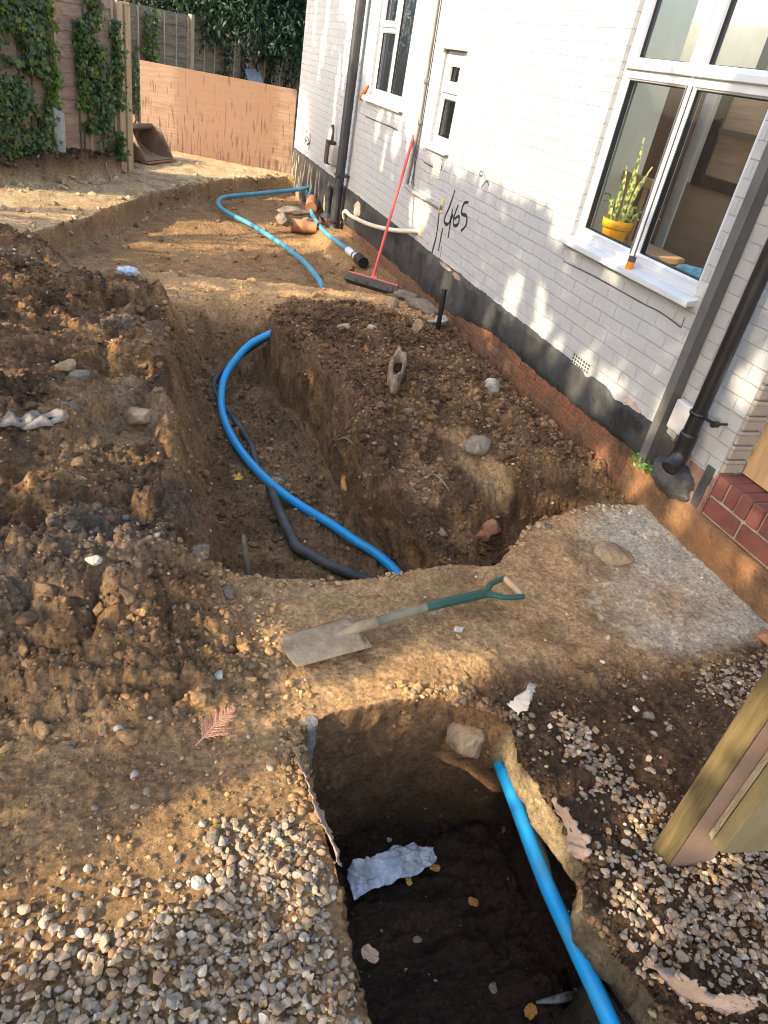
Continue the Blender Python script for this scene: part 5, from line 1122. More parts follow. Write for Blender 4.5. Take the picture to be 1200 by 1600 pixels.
# ================================================================== HOSES AND PIPES ON THE GROUND
def pipe_blue():
    m, n, l, p = nt('blue_water_pipe'); tc = n.new('ShaderNodeTexCoord'); a = n.new('ShaderNodeTexNoise'); a.inputs['Scale'].default_value = 9; a.inputs['Detail'].default_value = 8; l.new(tc.outputs['Object'], a.inputs[0])
    r = n.new('ShaderNodeValToRGB'); e = r.color_ramp.elements; e[0].position = .30; e[0].color = (.045, .27, .44, 1); e[1].position = .60; e[1].color = (.010, .30, .62, 1); q = e.new(.23); q.color = (.10, .13, .13, 1); l.new(a.outputs['Fac'], r.inputs[0]); l.new(r.outputs[0], p.inputs['Base Color'])
    p.inputs['Roughness'].default_value = .38; p.inputs['Specular IOR Level'].default_value = .45; return m
m_blue = pipe_blue()
m_bluedusty = mat('dusty_blue_pipe', (.035, .21, .34), col2=(.11, .28, .36), rough=.5, vscale=7, bump=.05)
m_blackpipe = mat('muddy_black_pipe', (.016, .017, .018), col2=(.085, .075, .062), rough=.55, vscale=7, bump=.2)
hz = [(504, 455, -.20), (498, 437, -.13), (470, 405, -.17), (430, 375, -.17), (390, 350, -.17), (352, 330, -.17), (341, 317, -.16), (352, 308, -.14), (400, 303, -.10), (450, 298, -.04), (478, 294, .03), (489, 292, .055), (484, 303, .0), (483, 315, -.05), (489, 337, -.10), (507, 362, -.10), (530, 380, -.06), (545, 392, -.04)]
hp = [atZ(*q) for q in hz]
hose = thing('blue_pipe', 'dusty blue water pipe looped across the far excavation to a black end cap', 'pipe', tuple(hp[6]))
b = MB(); b.tube(hp, .028, 14, res=7); part(b, 'pipe', m_bluedusty, hose)
e0 = hp[-1]; e1 = atZ(566, 409, -.03); dd = e1-e0; b = MB(); b.tube([e0-dd*.04, e0+dd*.22, e0+dd*.23, e0+dd*.42], [.042, .042, .036, .036], 18); part(b, 'white_collar', m_upvc, hose)
b = MB(); b.tube([e0+dd*.42, e0+dd*.50], .040, 18); part(b, 'black_ring', m_black_plastic, hose)
b = MB(); b.tube([e0+dd*.50, e0+dd*.68], [.040, .036], 18); part(b, 'white_collar', m_upvc, hose)
b = MB(); b.tube([e0+dd*.68, e0+dd*.72, e0+dd*1.1], [.046, .060, .056], 18); part(b, 'end_cap', m_black_plastic, hose)
mz = [(436, 516, -.02), (414, 525, -.07), (392, 537, -.13), (372, 557, -.20), (353, 585, -.29), (346, 615, -.36), (349, 650, -.40), (368, 692, -.40), (402, 735, -.40), (450, 777, -.40), (520, 821, -.40), (555, 845, -.40), (590, 867, -.41), (622, 897, -.43), (640, 925, -.46)]
mp_ = [atZ(*q) for q in mz]; mid = thing('blue_pipe', 'clean bright blue pipe curving through the long trench', 'pipe', tuple(mp_[7])); b = MB(); b.tube(mp_, .0255, 18, res=8); part(b, 'pipe', m_blue, mid)
bz = [(425, 522, -.10), (400, 538, -.17), (362, 566, -.27), (340, 588, -.35), (334, 605, -.39), (343, 625, -.42), (362, 650, -.42), (380, 675, -.42), (394, 700, -.42), (402, 730, -.42), (405, 745, -.42), (424, 768, -.42)]
bpz = [atZ(*q) for q in bz]; blk = thing('black_pipe', 'muddy black pipe in two diameters on the trench floor', 'pipe', tuple(bpz[4])); b = MB(); b.tube(bpz, .022, 14, res=6); part(b, 'thin_section', m_blackpipe, blk)
b = MB(); b.tube([atZ(424, 766, -.41), atZ(438, 803, -.41), atZ(462, 853, -.41)], .028, 16, res=4); part(b, 'thick_section', m_blackpipe, blk)
b = MB(); b.tube([atZ(461, 850, -.41), atZ(466, 857, -.41), atZ(515, 884, -.41), atZ(572, 906, -.42), atZ(610, 922, -.44)], [.031, .029, .028, .028, .028], 16, res=4); part(b, 'angled_section', m_blackpipe, blk)
hx = [np.array([1.225, 1.47, -.20]), np.array([1.205, 1.33, -.21]), atX(783, 1197, 1.185), atX(800, 1240, 1.165), atX(850, 1372, 1.14), atX(900, 1482, 1.125), atX(955, 1602, 1.115), np.array([1.10, .15, -.22])]
hol = thing('blue_pipe', 'straight bright blue pipe along the right side of the square hole', 'pipe', tuple(hx[3])); b = MB(); b.tube(hx, .0245, 20, res=8); part(b, 'pipe', m_blue, hol)
# flat pale tail and cable beside the blue pipe
b = MB(); b.tube([atX(826, 1268, 1.27), atX(836, 1310, 1.25), atX(847, 1350, 1.24), atX(856, 1395, 1.24)], [.012, .024, .026, .022], 10, res=4); o = b.build('grey_duct', mat('pale_grey_duct', (.16, .15, .13), col2=(.40, .38, .33), vscale=6, bump=.2)); tag(o, 'short pale grey duct end behind the blue pipe in the hole', 'duct')
b = MB(); b.tube([atX(905, 1470, 1.19), atX(935, 1520, 1.19), atX(960, 1560, 1.18), atX(990, 1600, 1.17)], .006, 8, res=5); o = b.build('black_cable', m_black_plastic); tag(o, 'thin black cable along the lower right wall of the hole', 'cable')
# ================================================================== BROOM
m_red = mat('red_handle', (.52, .055, .050), col2=(.60, .085, .075), rough=.4, vscale=4, bump=0)
m_bristle = mat('dark_bristle', (.045, .038, .032), col2=(.16, .14, .11), rough=.9, vscale=60, stretch=(6, 6, .6), bump=.9, bscale=80)
gb = atZ(583, 432, .09); gt = atX(646.5, 212, W-.035)
brm = thing('broom', 'broom with a red handle leaning on the white wall', 'broom', (gb[0], gb[1], .02))
b = MB(); b.tube([gb, gb*.97+gt*.03, gt], [.019, .0135, .0135], 12); part(b, 'handle', m_red, brm)
b = MB(); b.tube([gt, gt+(gt-gb)/np.linalg.norm(gt-gb)*.03], [.0137, .010], 12); part(b, 'handle_tip', m_grey_pl, brm)
h0 = atZ(546, 427, .085); h1 = atZ(622, 449, .075); hu = (h1-h0); hl = np.linalg.norm(hu); hu /= hl; hup = (gt-gb)/np.linalg.norm(gt-gb); hup = hup-hu*(hup@hu); hup /= np.linalg.norm(hup); hn = np.cross(hu, hup)
b = MB(); b.box((0, -.03, 0), (hl, .03, .014), ax=[hu, hn, hup], org=h0, bev=.003); b.box((hl*.5-.03, -.02, .012), (hl*.5+.03, .02, .04), ax=[hu, hn, hup], org=h0, bev=.006); part(b, 'head', m_red, brm)
b = MB(); rb = np.random.RandomState(3); nb_ = 36
for i in range(nb_):
    for j in range(4):
        x_ = hl*(i+.5)/nb_; y_ = -.024+.016*j; dx = rb.normal()*.004
        b.prism([(x_-.0085, y_-.007), (x_+.0085, y_-.007), (x_+.0085, y_+.007), (x_-.0085, y_+.007)], 0, 1, lambda p, q, t, dx=dx, y_=y_: tuple(h0+hu*(p+dx*t+(p-hl/2)*.05*t)+hn*(q*(1+.5*t))+hup*(.001-.075*t)))
part(b, 'bristles', m_bristle, brm)
# ================================================================== SPADE
sp0 = on_ground(440, 1022); tipz = gz(.48, 1.67)
A0 = np.array([.475, 1.672, gz(.475, 1.672)+.018]); A1 = np.array([1.475, 1.875, gz(1.475, 1.875)+.022]); au = A1-A0; aL = np.linalg.norm(au); au /= aL; an = np.cross([0, 0, 1], au); an /= np.linalg.norm(an); aup = np.cross(au, an)
sd = thing('spade', 'muddy digging spade with green shaft lying on the concrete', 'spade', tuple(A0))
def SP(x, y, z): return tuple(A0+au*x+an*y+aup*z)
m_blade = mat('muddy_blade', (.13, .083, .043), col2=(.40, .30, .185), rough=.85, spec=.15, vscale=9, bump=.5, bscale=50, bdist=.002)
m_green = mat('green_shaft', (.012, .060, .040), col2=(.030, .095, .068), rough=.42, vscale=6, bump=.1)
m_shaftmud = mat('dusty_green_shaft', (.085, .105, .075), col2=(.27, .215, .14), rough=.7, vscale=7, bump=.25)
m_grip = mat('worn_wood_grip', (.36, .22, .12), col2=(.50, .34, .21), rough=.6, vscale=8, stretch=(1, 1, 1), bump=.15)
nx, ny = 22, 13; V = []
for side in (0, 1):
    for i in range(nx):
        t = i/(nx-1)
        for j in range(ny):
            s_ = 2*j/(ny-1)-1; hw = .074+.010*t; cut = .020*(s_*s_)*(1-t)**6
            z = .016*(1-s_*s_)+.010*t*t+.004*math.sin(3*t) - (.0035 if side else 0)
            V.append(SP(.005+.285*t+cut, s_*hw, z+.006))
Fq = []
for side in (0, 1):
    o_ = side*nx*ny
    for i in range(nx-1):
        for j in range(ny-1): q = (o_+i*ny+j, o_+i*ny+j+1, o_+(i+1)*ny+j+1, o_+(i+1)*ny+j); Fq.append(q if side == 0 else q[::-1])
rimi = [i*ny for i in range(nx)]+[(nx-1)*ny+j for j in range(1, ny)]+[i*ny+ny-1 for i in range(nx-2, -1, -1)]+[j for j in range(ny-2, 0, -1)]
for k in range(len(rimi)): a_, c_ = rimi[k], rimi[(k+1) % len(rimi)]; Fq.append((a_, c_, c_+nx*ny, a_+nx*ny))
b = MB(); b.add(V, Fq, True); part(b, 'blade', m_blade, sd)
for sg in (-1, 1):
    b = MB(); b.box((.285, min(sg*.022, sg*.086), .014), (.305, max(sg*.022, sg*.086), .022), ax=[au, an, aup], org=A0, bev=.002); part(b, 'tread', m_blade, sd)
b = MB(); b.tube([SP(.20, 0, .024), SP(.28, 0, .034), SP(.36, 0, .042)], [.006, .020, .021], 14, res=4); part(b, 'socket', m_blade, sd)
b = MB(); b.tube([SP(.33, 0, .042), SP(.58, .0, .052)], [.0175, .0172], 16, res=4); part(b, 'lower_shaft', m_shaftmud, sd)
b = MB(); b.tube([SP(.575, 0, .052), SP(.70, .0, .052), SP(.86, 0, .046)], [.0176, .019, .0185], 16, res=4); part(b, 'upper_shaft', m_green, sd)
b = MB()
for sg in (-1, 1): b.tube([SP(.845, 0, .046), SP(.885, sg*.018, .045), SP(.925, sg*.044, .044), SP(.975, sg*.056, .042), SP(1.010, sg*.060, .041)], [.0165, .0125, .0115, .0115, .0125], 12, res=5)
part(b, 'yoke', m_green, sd)
b = MB(); b.tube([SP(1.003, -.056, .041), SP(1.006, 0, .041), SP(1.003, .056, .041)], [.0145, .0165, .0145], 14, res=4); part(b, 'grip', m_grip, sd)
# ================================================================== GATE POST AND GATE
m_treated = mat('green_treated_timber', (.032, .024, .011), col2=(.15, .105, .042), rough=.65, vscale=3.0, stretch=(7, 7, .7), bump=.35, bscale=14, bdist=.003)
m_pink = mat('pinkish_packing_board', (.15, .09, .06), col2=(.21, .135, .095), rough=.8, vscale=5, bump=.1)
m_edgew = mat('weathered_sawn_edge', (.20, .165, .11), col2=(.32, .275, .20), rough=.85, vscale=12, stretch=(3, 3, 1), bump=.5)
m_gatebd = mat('pale_treated_board', (.13, .10, .045), col2=(.22, .18, .09), rough=.7, vscale=2, stretch=(5, 5, 1), bump=.25)
def upright(name, corners, z0, z1, m, parent, zc=.05, bevel=.004):
    """vertical timber standing on the given picture corners"""
    C_ = [atZ(*q, zc)[:2] for q in corners]; b = MB(); b.prism([tuple(c) for c in C_], z0, z1, lambda a, c, t: (a, c, t)); o = part(b, name, m, parent)
    if bevel: bv = o.modifiers.new('bevel', 'BEVEL'); bv.width = bevel; bv.segments = 2
    return o
g0 = atZ(1040, 1325, .05)
gp_ = thing('gate_post', 'square green treated gate post rising from the gravel at the right', 'post', (g0[0], g0[1], .0))
upright('post', [(1027, 1309), (1054, 1338), (1075, 1318), (1048, 1288)], -.2, 1.9, m_treated, gp_)
upright('packing_board', [(1056, 1337), (1123, 1331), (1118, 1312), (1077, 1317)], -.1, 1.85, m_pink, gp_, bevel=.002)
pA_ = atZ(1090, 1334, .05); b = MB(); b.box((pA_[0]-.010, pA_[1]-.008, .34), (pA_[0]+.014, pA_[1]+.004, .90), bev=.003); b.box((pA_[0]-.014, pA_[1]-.014, .46), (pA_[0]+.018, pA_[1]-.006, .56), bev=.003); part(b, 'latch_strap', m_grey_steel, gp_)
k1 = atZ(1128, 1330, .07)
gt_ = thing('wooden_gate', 'pale treated gate edge with a weathered side beside the square post', 'gate', (k1[0], k1[1], .05))
upright('stile_edge', [(1107, 1303), (1112, 1313), (1124, 1301), (1119, 1291)], .15, 1.85, m_edgew, gt_, bevel=.001, zc=.15)
upright('board', [(1112.6, 1314), (1128, 1333), (1250, 1326), (1236, 1291), (1124.5, 1302)], .145, 1.85, m_gatebd, gt_, zc=.15)
upright('rail', [(1168, 1334), (1250, 1330), (1250, 1327), (1168, 1330.9)], .30, .42, m_treated, gt_, bevel=.001, zc=.15)

# ================================================================== SMALL THINGS ON THE SOIL
def resample(P, n):
    P = np.array(P, float); d = np.concatenate([[0], np.cumsum(np.linalg.norm(np.diff(P, axis=0), axis=1))]); t = np.linspace(0, d[-1], n)
    return np.stack([np.interp(t, d, P[:, k]) for k in range(P.shape[1])], -1)
def sheet(name, A, B, m, label, cat, nu=46, nv=20, crump=.012, seed=1, jag=.010, th=.0022, ground_fit=False, lift=.008, freq=9.):
    """ruled sheet between edge polylines A and B, crumpled, with frayed borders"""
    a = resample(A, nu); b = resample(B, nu); t = np.linspace(0, 1, nv)[:, None, None]; G = a[None]*(1-t)+b[None]*t
    X = G.reshape(-1, 3); e = np.minimum(np.minimum(np.repeat(np.linspace(0, 1, nv), nu), 1-np.repeat(np.linspace(0, 1, nv), nu))*nv, np.minimum(np.tile(np.linspace(0, 1, nu), nv), 1-np.tile(np.linspace(0, 1, nu), nv))*nu)
    edge = (e < .5)
    if ground_fit:
        p, _, _ = gzs(X[:, 0], X[:, 1]); X[:, 2] = p[:, 2]+lift
    fold = ridged(X[:, 0]*freq, X[:, 1]*freq+X[:, 2]*freq, seed, 4)
    X[:, 2] += crump*(fold-.2); X[:, :2] += (edge*jag)[:, None]*np.stack([fbm(X[:, 0]*60, X[:, 1]*60, None, seed+3, 3), fbm(X[:, 0]*60, X[:, 1]*60, None, seed+5, 3)], -1)*2
    F = [(j*nu+i, j*nu+i+1, (j+1)*nu+i+1, (j+1)*nu+i) for j in range(nv-1) for i in range(nu-1)]
    o = np_mesh(name, X, np.array(F), m); s = o.modifiers.new('thick', 'SOLIDIFY'); s.thickness = th; s.offset = 1
    return tag(o, label, cat)
G = lambda px, py, z=None: (on_ground(px, py) if z is None else atZ(px, py, z))
m_cloth = mat('dirty_white_cloth', (.36, .34, .32), col2=(.78, .79, .83), rough=.8, vscale=13, bump=.2, bscale=30)
zf = HOLE+.035
top = [atZ(*q) for q in ((541, 1360, zf+.03), (552, 1345, zf+.09), (580, 1342, zf+.09), (612, 1323, zf+.10), (650, 1315, zf+.08), (676, 1324, zf+.05), (683, 1338, zf+.03))]
bot = [atZ(*q) for q in ((551, 1407, zf+.01), (565, 1400, zf+.02), (590, 1388, zf+.04), (625, 1375, zf+.05), (652, 1367, zf+.04), (672, 1356, zf+.03), (681, 1346, zf+.02))]
sheet('cloth_sack', top, bot, m_cloth, 'dirty white cloth sack crumpled on the floor of the square hole', 'cloth', crump=.034, seed=5, jag=.004, nu=90, nv=40, freq=12)
m_rag = mat('pale_blue_rag', (.42, .47, .56), col2=(.62, .66, .74), rough=.85, vscale=40, bump=.5)
q = on_ground(201, 430, .2); S = V0*(1+.5*fbm(V0[:, 0]*2.6, V0[:, 1]*2.6, V0[:, 2]*2.6, 45, 4))[:, None]
b = MB(); b.add(S*np.array([.075, .065, .045])+q+np.array([0, 0, .03]), F0, True); tag(b.build('rag', m_rag), 'balled up pale blue rag at the top of the soil heap', 'cloth')
m_scrap = mat('torn_plaster_scrap', (.20, .155, .12), col2=(.42, .35, .29), rough=.9, vscale=25, bump=.5)
for k, (cx_, cy_, sx_, sy_, lb) in enumerate(((68, 661, .075, .05, 'larger torn white scrap with a hole on the soil heap'), (27, 668, .05, .035, 'smaller torn white scrap at the left edge of the soil heap'))):
    q = on_ground(cx_, cy_, .3); b = MB(); n = 26
    for r_, (f, h_) in enumerate(((.42, .012), (.7, .035), (1.0, .018), (1.0, .008))):
        for i in range(n):
            a = 2*math.pi*i/n; w_ = 1+.35*math.sin(2*a+k)+.18*math.sin(5*a+2*k); b.v.append((q[0]+sx_*f*w_*math.cos(a), q[1]+sy_*f*w_*math.sin(a)*1.2, q[2]+.012+h_*(1+.5*math.sin(3*a+k))))
    for r_ in range(3):
        for i in range(n): b.f.append((r_*n+i, r_*n+(i+1) % n, (r_+1)*n+(i+1) % n, (r_+1)*n+i)); b.sm.append(True)
    tag(b.build('torn_scrap', m_scrap), lb, 'scrap')
# torn membrane under the gravel
m_memb = mat('torn_membrane', (.24, .165, .125), col2=(.32, .23, .175), rough=.9, vscale=11, bump=.4, bscale=60)
m_memb2 = mat('pale_torn_membrane', (.38, .31, .24), col2=(.54, .47, .40), rough=.9, vscale=9, bump=.5, bscale=70)
sheet('membrane_flap', [atZ(860, 1252, .02), atZ(875, 1272, .015), atZ(884, 1300, .0), atZ(886, 1328, -.02)], [atZ(868, 1248, .05), atZ(893, 1280, .045), atZ(918, 1312, .04), atZ(915, 1345, .03)], m_memb, 'small torn pinkish membrane flap on the sunlit rim of the hole', 'membrane', seed=11, crump=.018, freq=22)
sheet('membrane_flap', [atZ(1006, 1492, .03), atZ(1040, 1524, .0), atZ(1062, 1562, -.04), atZ(1092, 1612, -.08)], [atZ(1010, 1488, .05), atZ(1070, 1532, .06), atZ(1128, 1552, .06), atZ(1190, 1560, .06)], m_memb, 'large torn pinkish membrane flap below the gravel at lower right', 'membrane', seed=12, nu=90, nv=44, crump=.030, jag=.016, freq=13)
sheet('membrane_flap', [atZ(790, 1100, .02), atZ(805, 1094, .04), atZ(822, 1076, .05), atZ(832, 1066, .04)], [atZ(806, 1112, .02), atZ(824, 1108, .05), atZ(832, 1092, .06), atZ(836, 1072, .05)], m_memb2, 'pale membrane scrap at the top right corner of the hole', 'membrane', seed=13, crump=.012, nu=30, nv=14)
lp = [(463, 1168), (470, 1195), (480, 1225), (492, 1258), (507, 1290), (520, 1320), (530, 1352)]
sheet('membrane_strip', [atZ(x_-2+1.5*math.sin(y_*.13), y_, .006) for x_, y_ in lp], [atZ(x_+4+3*math.sin(y_*.07), y_+2, -.028) for x_, y_ in lp], m_memb, 'long pale torn membrane edge along the left rim of the hole', 'membrane', seed=14, nu=90, nv=8, crump=.010, jag=.008)
lp2 = [(556, 1440), (566, 1480), (572, 1520), (577, 1560), (582, 1600)]
# concrete strip in the back left corner of the hole
m_cstrip = mat('old_grey_cement', (.11, .10, .085), col2=(.22, .205, .18), rough=.9, vscale=14, bump=.8, bscale=40, bdist=.004)
b = MB(); b.tube([(.515, 1.40, .0), (.52, 1.415, -.2), (.525, 1.42, -.45), (.53, 1.42, -.8)], [.026, .032, .036, .034], 14, res=8)
for i in range(len(b.v)): p_ = np.array(b.v[i]); b.v[i] = tuple(p_+.008*np.array([vnoise(np.array([p_[0]*30]), np.array([p_[2]*20]), np.array([p_[1]*30]), 5)[0], vnoise(np.array([p_[0]*30+9]), np.array([p_[2]*20]), np.array([p_[1]*30]), 6)[0], 0]))
tag(b.build('cement_post', m_cstrip), 'grey cement post set in the back left corner of the square hole', 'post')
# named stones
def rock(name, label, cat, c, size, m, seed, cuts=9, rough=.25, rot=0., group=None):
    rs_ = np.random.RandomState(seed); D_ = V0*(1+rough*fbm(V0[:, 0]*1.6+seed, V0[:, 1]*1.6, V0[:, 2]*1.6, seed, 4))[:, None]
    for _ in range(cuts):
        nn = rs_.normal(size=3); nn /= np.linalg.norm(nn); dd = D_@nn; D_ = D_-np.maximum(dd-(.55+.3*rs_.rand()), 0)[:, None]*nn*.9
    D_ = D_*(1+.05*fbm(V0[:, 0]*7, V0[:, 1]*7, V0[:, 2]*7, seed+2, 3))[:, None]
    D_ = D_*np.array(size); ca, sa = math.cos(rot), math.sin(rot); D_ = np.stack([D_[:, 0]*ca-D_[:, 1]*sa, D_[:, 0]*sa+D_[:, 1]*ca, D_[:, 2]], -1)
    b = MB(); b.add(D_+np.array(c), F0, True); return tag(b.build(name, m), label, cat, group)
m_rk = mat('grey_stone', (.11, .085, .06), col2=(.26, .21, .155), rough=.85, vscale=10, bump=.7, bscale=40, bdist=.003)
m_rkp = mat('pale_chalky_stone', (.33, .285, .21), col2=(.52, .47, .38), rough=.9, vscale=12, bump=.8, bscale=50, bdist=.003)
m_rko = mat('broken_orange_brick', (.25, .10, .045), col2=(.38, .175, .085), rough=.85, vscale=14, bump=.7, bscale=60)
m_rkb = mat('dirt_covered_lump', (.20, .13, .072), col2=(.42, .29, .165), rough=.9, vscale=9, bump=.8, bscale=40, bdist=.004)
def rk(px, py, lb, s, m, seed, name='stone', cat='stone', z0=0., up=.3, rot=.0):
    q = on_ground(px, py, z0); return rock(name, lb, cat, q+np.array([0, 0, s[2]*up]), s, m, seed, rot=rot)
rk(220, 656, 'round pale lump of stone on the slope left of the trench', (.065, .06, .055), m_rkb, 21, z0=.2)
rk(103, 576, 'small tan stone in a dark hollow on the heap', (.05, .045, .04), m_rkb, 22, z0=.25)
rk(126, 588, 'flat grey stone beside the tan one on the heap', (.055, .04, .028), m_rk, 23, z0=.25, rot=.4)
rk(746, 701, 'squarish grey stone on the mound right of the smooth scar', (.095, .075, .06), m_rk, 24, z0=-.1, rot=.5)
rk(766, 608, 'jagged white stone near the footing wall', (.07, .06, .06), m_rkp, 25)
rk(762, 662, 'small red brick piece among the mound rubble', (.045, .04, .03), m_rko, 26, 'brick_piece', 'brick', -.05)
rk(766, 830, 'broken orange brick half buried in the pit beside the slab', (.08, .055, .05), m_rko, 27, 'brick_piece', 'brick', -.3, rot=.7)
rk(752, 840, 'red brown brick chip beside the broken orange brick', (.05, .03, .03), m_rko, 33, 'brick_piece', 'brick', -.3, rot=-.4)
rk(955, 868, 'flat dirt covered lump lying on the concrete slab', (.105, .085, .035), m_rkb, 28, up=.2, rot=-.5)
rk(690, 505, 'pale stone at the crest of the mound', (.08, .06, .05), m_rkp, 29, z0=.1)
rk(650, 518, 'pointed tan stone on the mound crest below the broom', (.05, .05, .075), m_rkb, 30, z0=.1)
rk(580, 515, 'small white stone on the mound crest', (.04, .03, .03), m_rkp, 31, z0=.1)
rk(540, 512, 'brown stone on the far shoulder of the mound', (.06, .05, .05), m_rkb, 32, z0=.1)
rk(343, 1057, 'pale flint on the bare ground above the dead frond', (.022, .017, .013), m_rkp, 41, 'flint', rot=.9)
rk(411, 1054, 'tan flint right of the pale flint', (.024, .014, .012), m_rkb, 42, 'flint', rot=-.8)
rk(345, 1082, 'small brown flint just above the dead frond', (.016, .013, .01), m_rkb, 43, 'flint')
rk(332, 1310, 'dark stone casting a long shadow on the sunlit soil', (.018, .022, .020), m_rk, 44, 'flint', up=.5)
rk(309, 1383, 'pale flint at the left of the sunlit gravel', (.018, .02, .014), m_rkp, 45, 'flint')
rk(717, 985, 'pale pebble on the slab below the spade handle', (.024, .02, .014), m_rkp, 46, 'flint')
rk(1013, 1120, 'grey flint on the dark soil right of the hole', (.026, .022, .018), m_rk, 47, 'flint')
rk(186, 1140, 'white flint on the dark soil left of the frond', (.016, .013, .012), m_rkp, 48, 'flint')
rk(147, 877, 'white stone on the near shoulder of the heap', (.026, .02, .018), m_rkp, 49, 'flint', z0=.2)
rock('stone', 'big crumbly lump jutting from the back wall above the blue pipe', 'stone', (1.085, 1.375, -.15), (.075, .085, .09), m_rkb, 51, rough=.4)
rk(1195, 1000, 'orange brick end at the right edge of the slab', (.05, .04, .035), m_rko, 52, 'brick_piece', 'brick')
# old clay drain and rubble round it
m_clay = mat('orange_clay', (.26, .105, .045), col2=(.42, .20, .10), rough=.7, vscale=8, bump=.3)
qa = atZ(458, 352, -.16); qb = atZ(497, 356, -.12)
b = MB(); b.tube([qa, qa*.8+qb*.2, qa*.3+qb*.7, qb], [.085, .078, .070, .062], 18, res=4); tag(b.build('clay_drain', m_clay), 'orange clay drain pipe exposed beside the soil pipe foot', 'pipe')
for k, (px, py, s, m, lb) in enumerate(((463, 330, (.26, .17, .05), m_rk, 'flat grey slab over the clay drain'), (443, 345, (.12, .11, .09), m_rk, 'dark stone left of the clay drain'), (478, 346, (.14, .06, .05), m_rkb, 'brown stone behind the clay drain'), (492, 322, (.10, .09, .06), m_rk, 'small stone under the branch of the soil pipe'), (527, 356, (.08, .09, .10), m_rkb, 'tan cement lump right of the soil pipe foot'))):
    q = atZ(px, py, -.10); rock('rubble_stone', lb, 'stone', q, s, m, 61+k, rot=.4*k)
b = MB(); b.tube([atZ(487, 312, .0), atZ(486, 325, -.05)], [.07, .075], 16); tag(b.build('gully_pot', m_rko), 'red clay gully pot below the branch pipe', 'drain')
for k, (px, py, s, lb) in enumerate(((628, 462, (.16, .10, .07), 'grey concrete lump right of the broom head'), (655, 478, (.17, .09, .07), 'larger grey concrete lump left of the black stake pipe'), (612, 478, (.07, .06, .11), 'upright brown lump of soil by the broom head'))):
    q = atZ(px, py, .02); rock('concrete_lump', lb, 'stone', q, s, m_rk if k < 2 else m_rkb, 81+k, rot=-.6)
# black stake pipe, timber stake, iron rod
qb = atX(684, 513, W-.16); qt = qb+(atX(695, 452, W-.16)-qb)
b = MB(); b.tube([qb-np.array([0, 0, .1]), qb, qt], .020, 14); b.tube([qt-(qt-qb)*.02, qt], [.022, .022], 14); tag(b.build('stake_pipe', m_black_plastic), 'short black pipe standing upright against the old footing', 'pipe')
q0 = atZ(648, 500, -.02); q1 = atZ(680, 503, -.0); b = MB(); b.tube([q0, q1], .014, 8); tag(b.build('iron_bar', m_grey_pl), 'grey bar lying left of the short black pipe', 'bar')
m_stk = mat('grey_brown_stake', (.10, .07, .045), col2=(.20, .15, .10), rough=.9, stretch=(4, 4, 1), vscale=6, bump=.5)
qs = np.array([.515, 2.17, -.45]); b = MB(); b.tube([qs, atY(384, 870, 2.2), atY(380, 836, 2.26)], [.012, .012, .009], 8); tag(b.build('timber_stake', m_stk), 'thin wooden stake upright at the near end of the trench', 'stake')
# split shell half buried in the mound
q = on_ground(622, 572, .1); m_husk = mat('tan_husk', (.085, .052, .03), col2=(.38, .26, .15), rough=.9, vscale=12, bump=.7)
tv = atZ(627, 546, q[2]+.03)-atZ(615, 598, q[2]+.03); tl = np.linalg.norm(tv); tu = tv/tl; tn = np.cross([0, 0, 1], tu); tn /= np.linalg.norm(tn); cc_ = .5*(atZ(627, 546, q[2]+.05)+atZ(615, 598, q[2]+.05)); b = MB(); n = 30
for r_, (f, h_) in enumerate(((.55, -.06), (.62, .02), (.85, .03), (1., .0), (1.02, -.05))):
    for i in range(n):
        a = 2*math.pi*i/n; w_ = .052*(1+.25*math.cos(a))*(1+.08*math.sin(5*a)); p_ = cc_+tu*(tl*.52*f*math.cos(a))+tn*(w_*f*math.sin(a)); b.v.append((p_[0], p_[1], p_[2]-.012+h_*(1+.35*math.sin(4*a)+.25*math.sin(7*a))))
for r_ in range(4):
    for i in range(n): b.f.append((r_*n+i, r_*n+(i+1) % n, (r_+1)*n+(i+1) % n, (r_+1)*n+i)); b.sm.append(True)
b.add(b.v[:n], [tuple(range(n))]); tag(b.build('split_husk', m_husk), 'tan hollow husk, open on top, half buried in the mound', 'husk')
# leaves and twigs
m_yleaf = mat('yellow_leaf', (.55, .30, .045), col2=(.70, .42, .10), bump=.1); m_oleaf = mat('orange_leaf', (.42, .16, .03), col2=(.55, .26, .05), bump=.1); m_bleaf = mat('brown_leaf', (.22, .13, .075), col2=(.32, .2, .12), bump=.1)
def fallen(px, py, label, size, m, seed, z=None, points=5, name='fallen_leaf', oval=False):
    q = on_ground(px, py, -.4 if z is None else z) if z is None else atZ(px, py, z); rs_ = np.random.RandomState(seed); n = points*4; a0 = rs_.rand()*6.28; b = MB(); b.v.append((q[0], q[1], q[2]+.010))
    for i in range(n):
        a = a0+2*math.pi*i/n; k = i % 4; r_ = size*(1.0 if k == 0 else .62 if k in (1, 3) else .5)*(.75+.35*rs_.rand()) if not oval else size*(.55+.4*abs(math.cos(a-a0)))*(.85+.25*rs_.rand()); b.v.append((q[0]+r_*math.cos(a), q[1]+r_*math.sin(a)*1.15, q[2]+.006+.35*size*rs_.rand()))
    b.f = [(0, 1+i, 1+(i+1) % n) for i in range(n)]; b.sm = [False]*n; o = b.build(name, m, recalc=False); s = o.modifiers.new('t', 'SOLIDIFY'); s.thickness = .0008; return tag(o, label, 'leaf')
fallen(373, 748, 'yellow star shaped leaf on the trench floor', .045, m_yleaf, 1)
fallen(739, 1411, 'orange leaf in the middle of the hole floor', .022, m_oleaf, 2, z=HOLE+.05, oval=True)
fallen(828, 1582, 'brown orange leaf at the bottom of the hole', .026, m_oleaf, 3, z=HOLE+.05, oval=True)
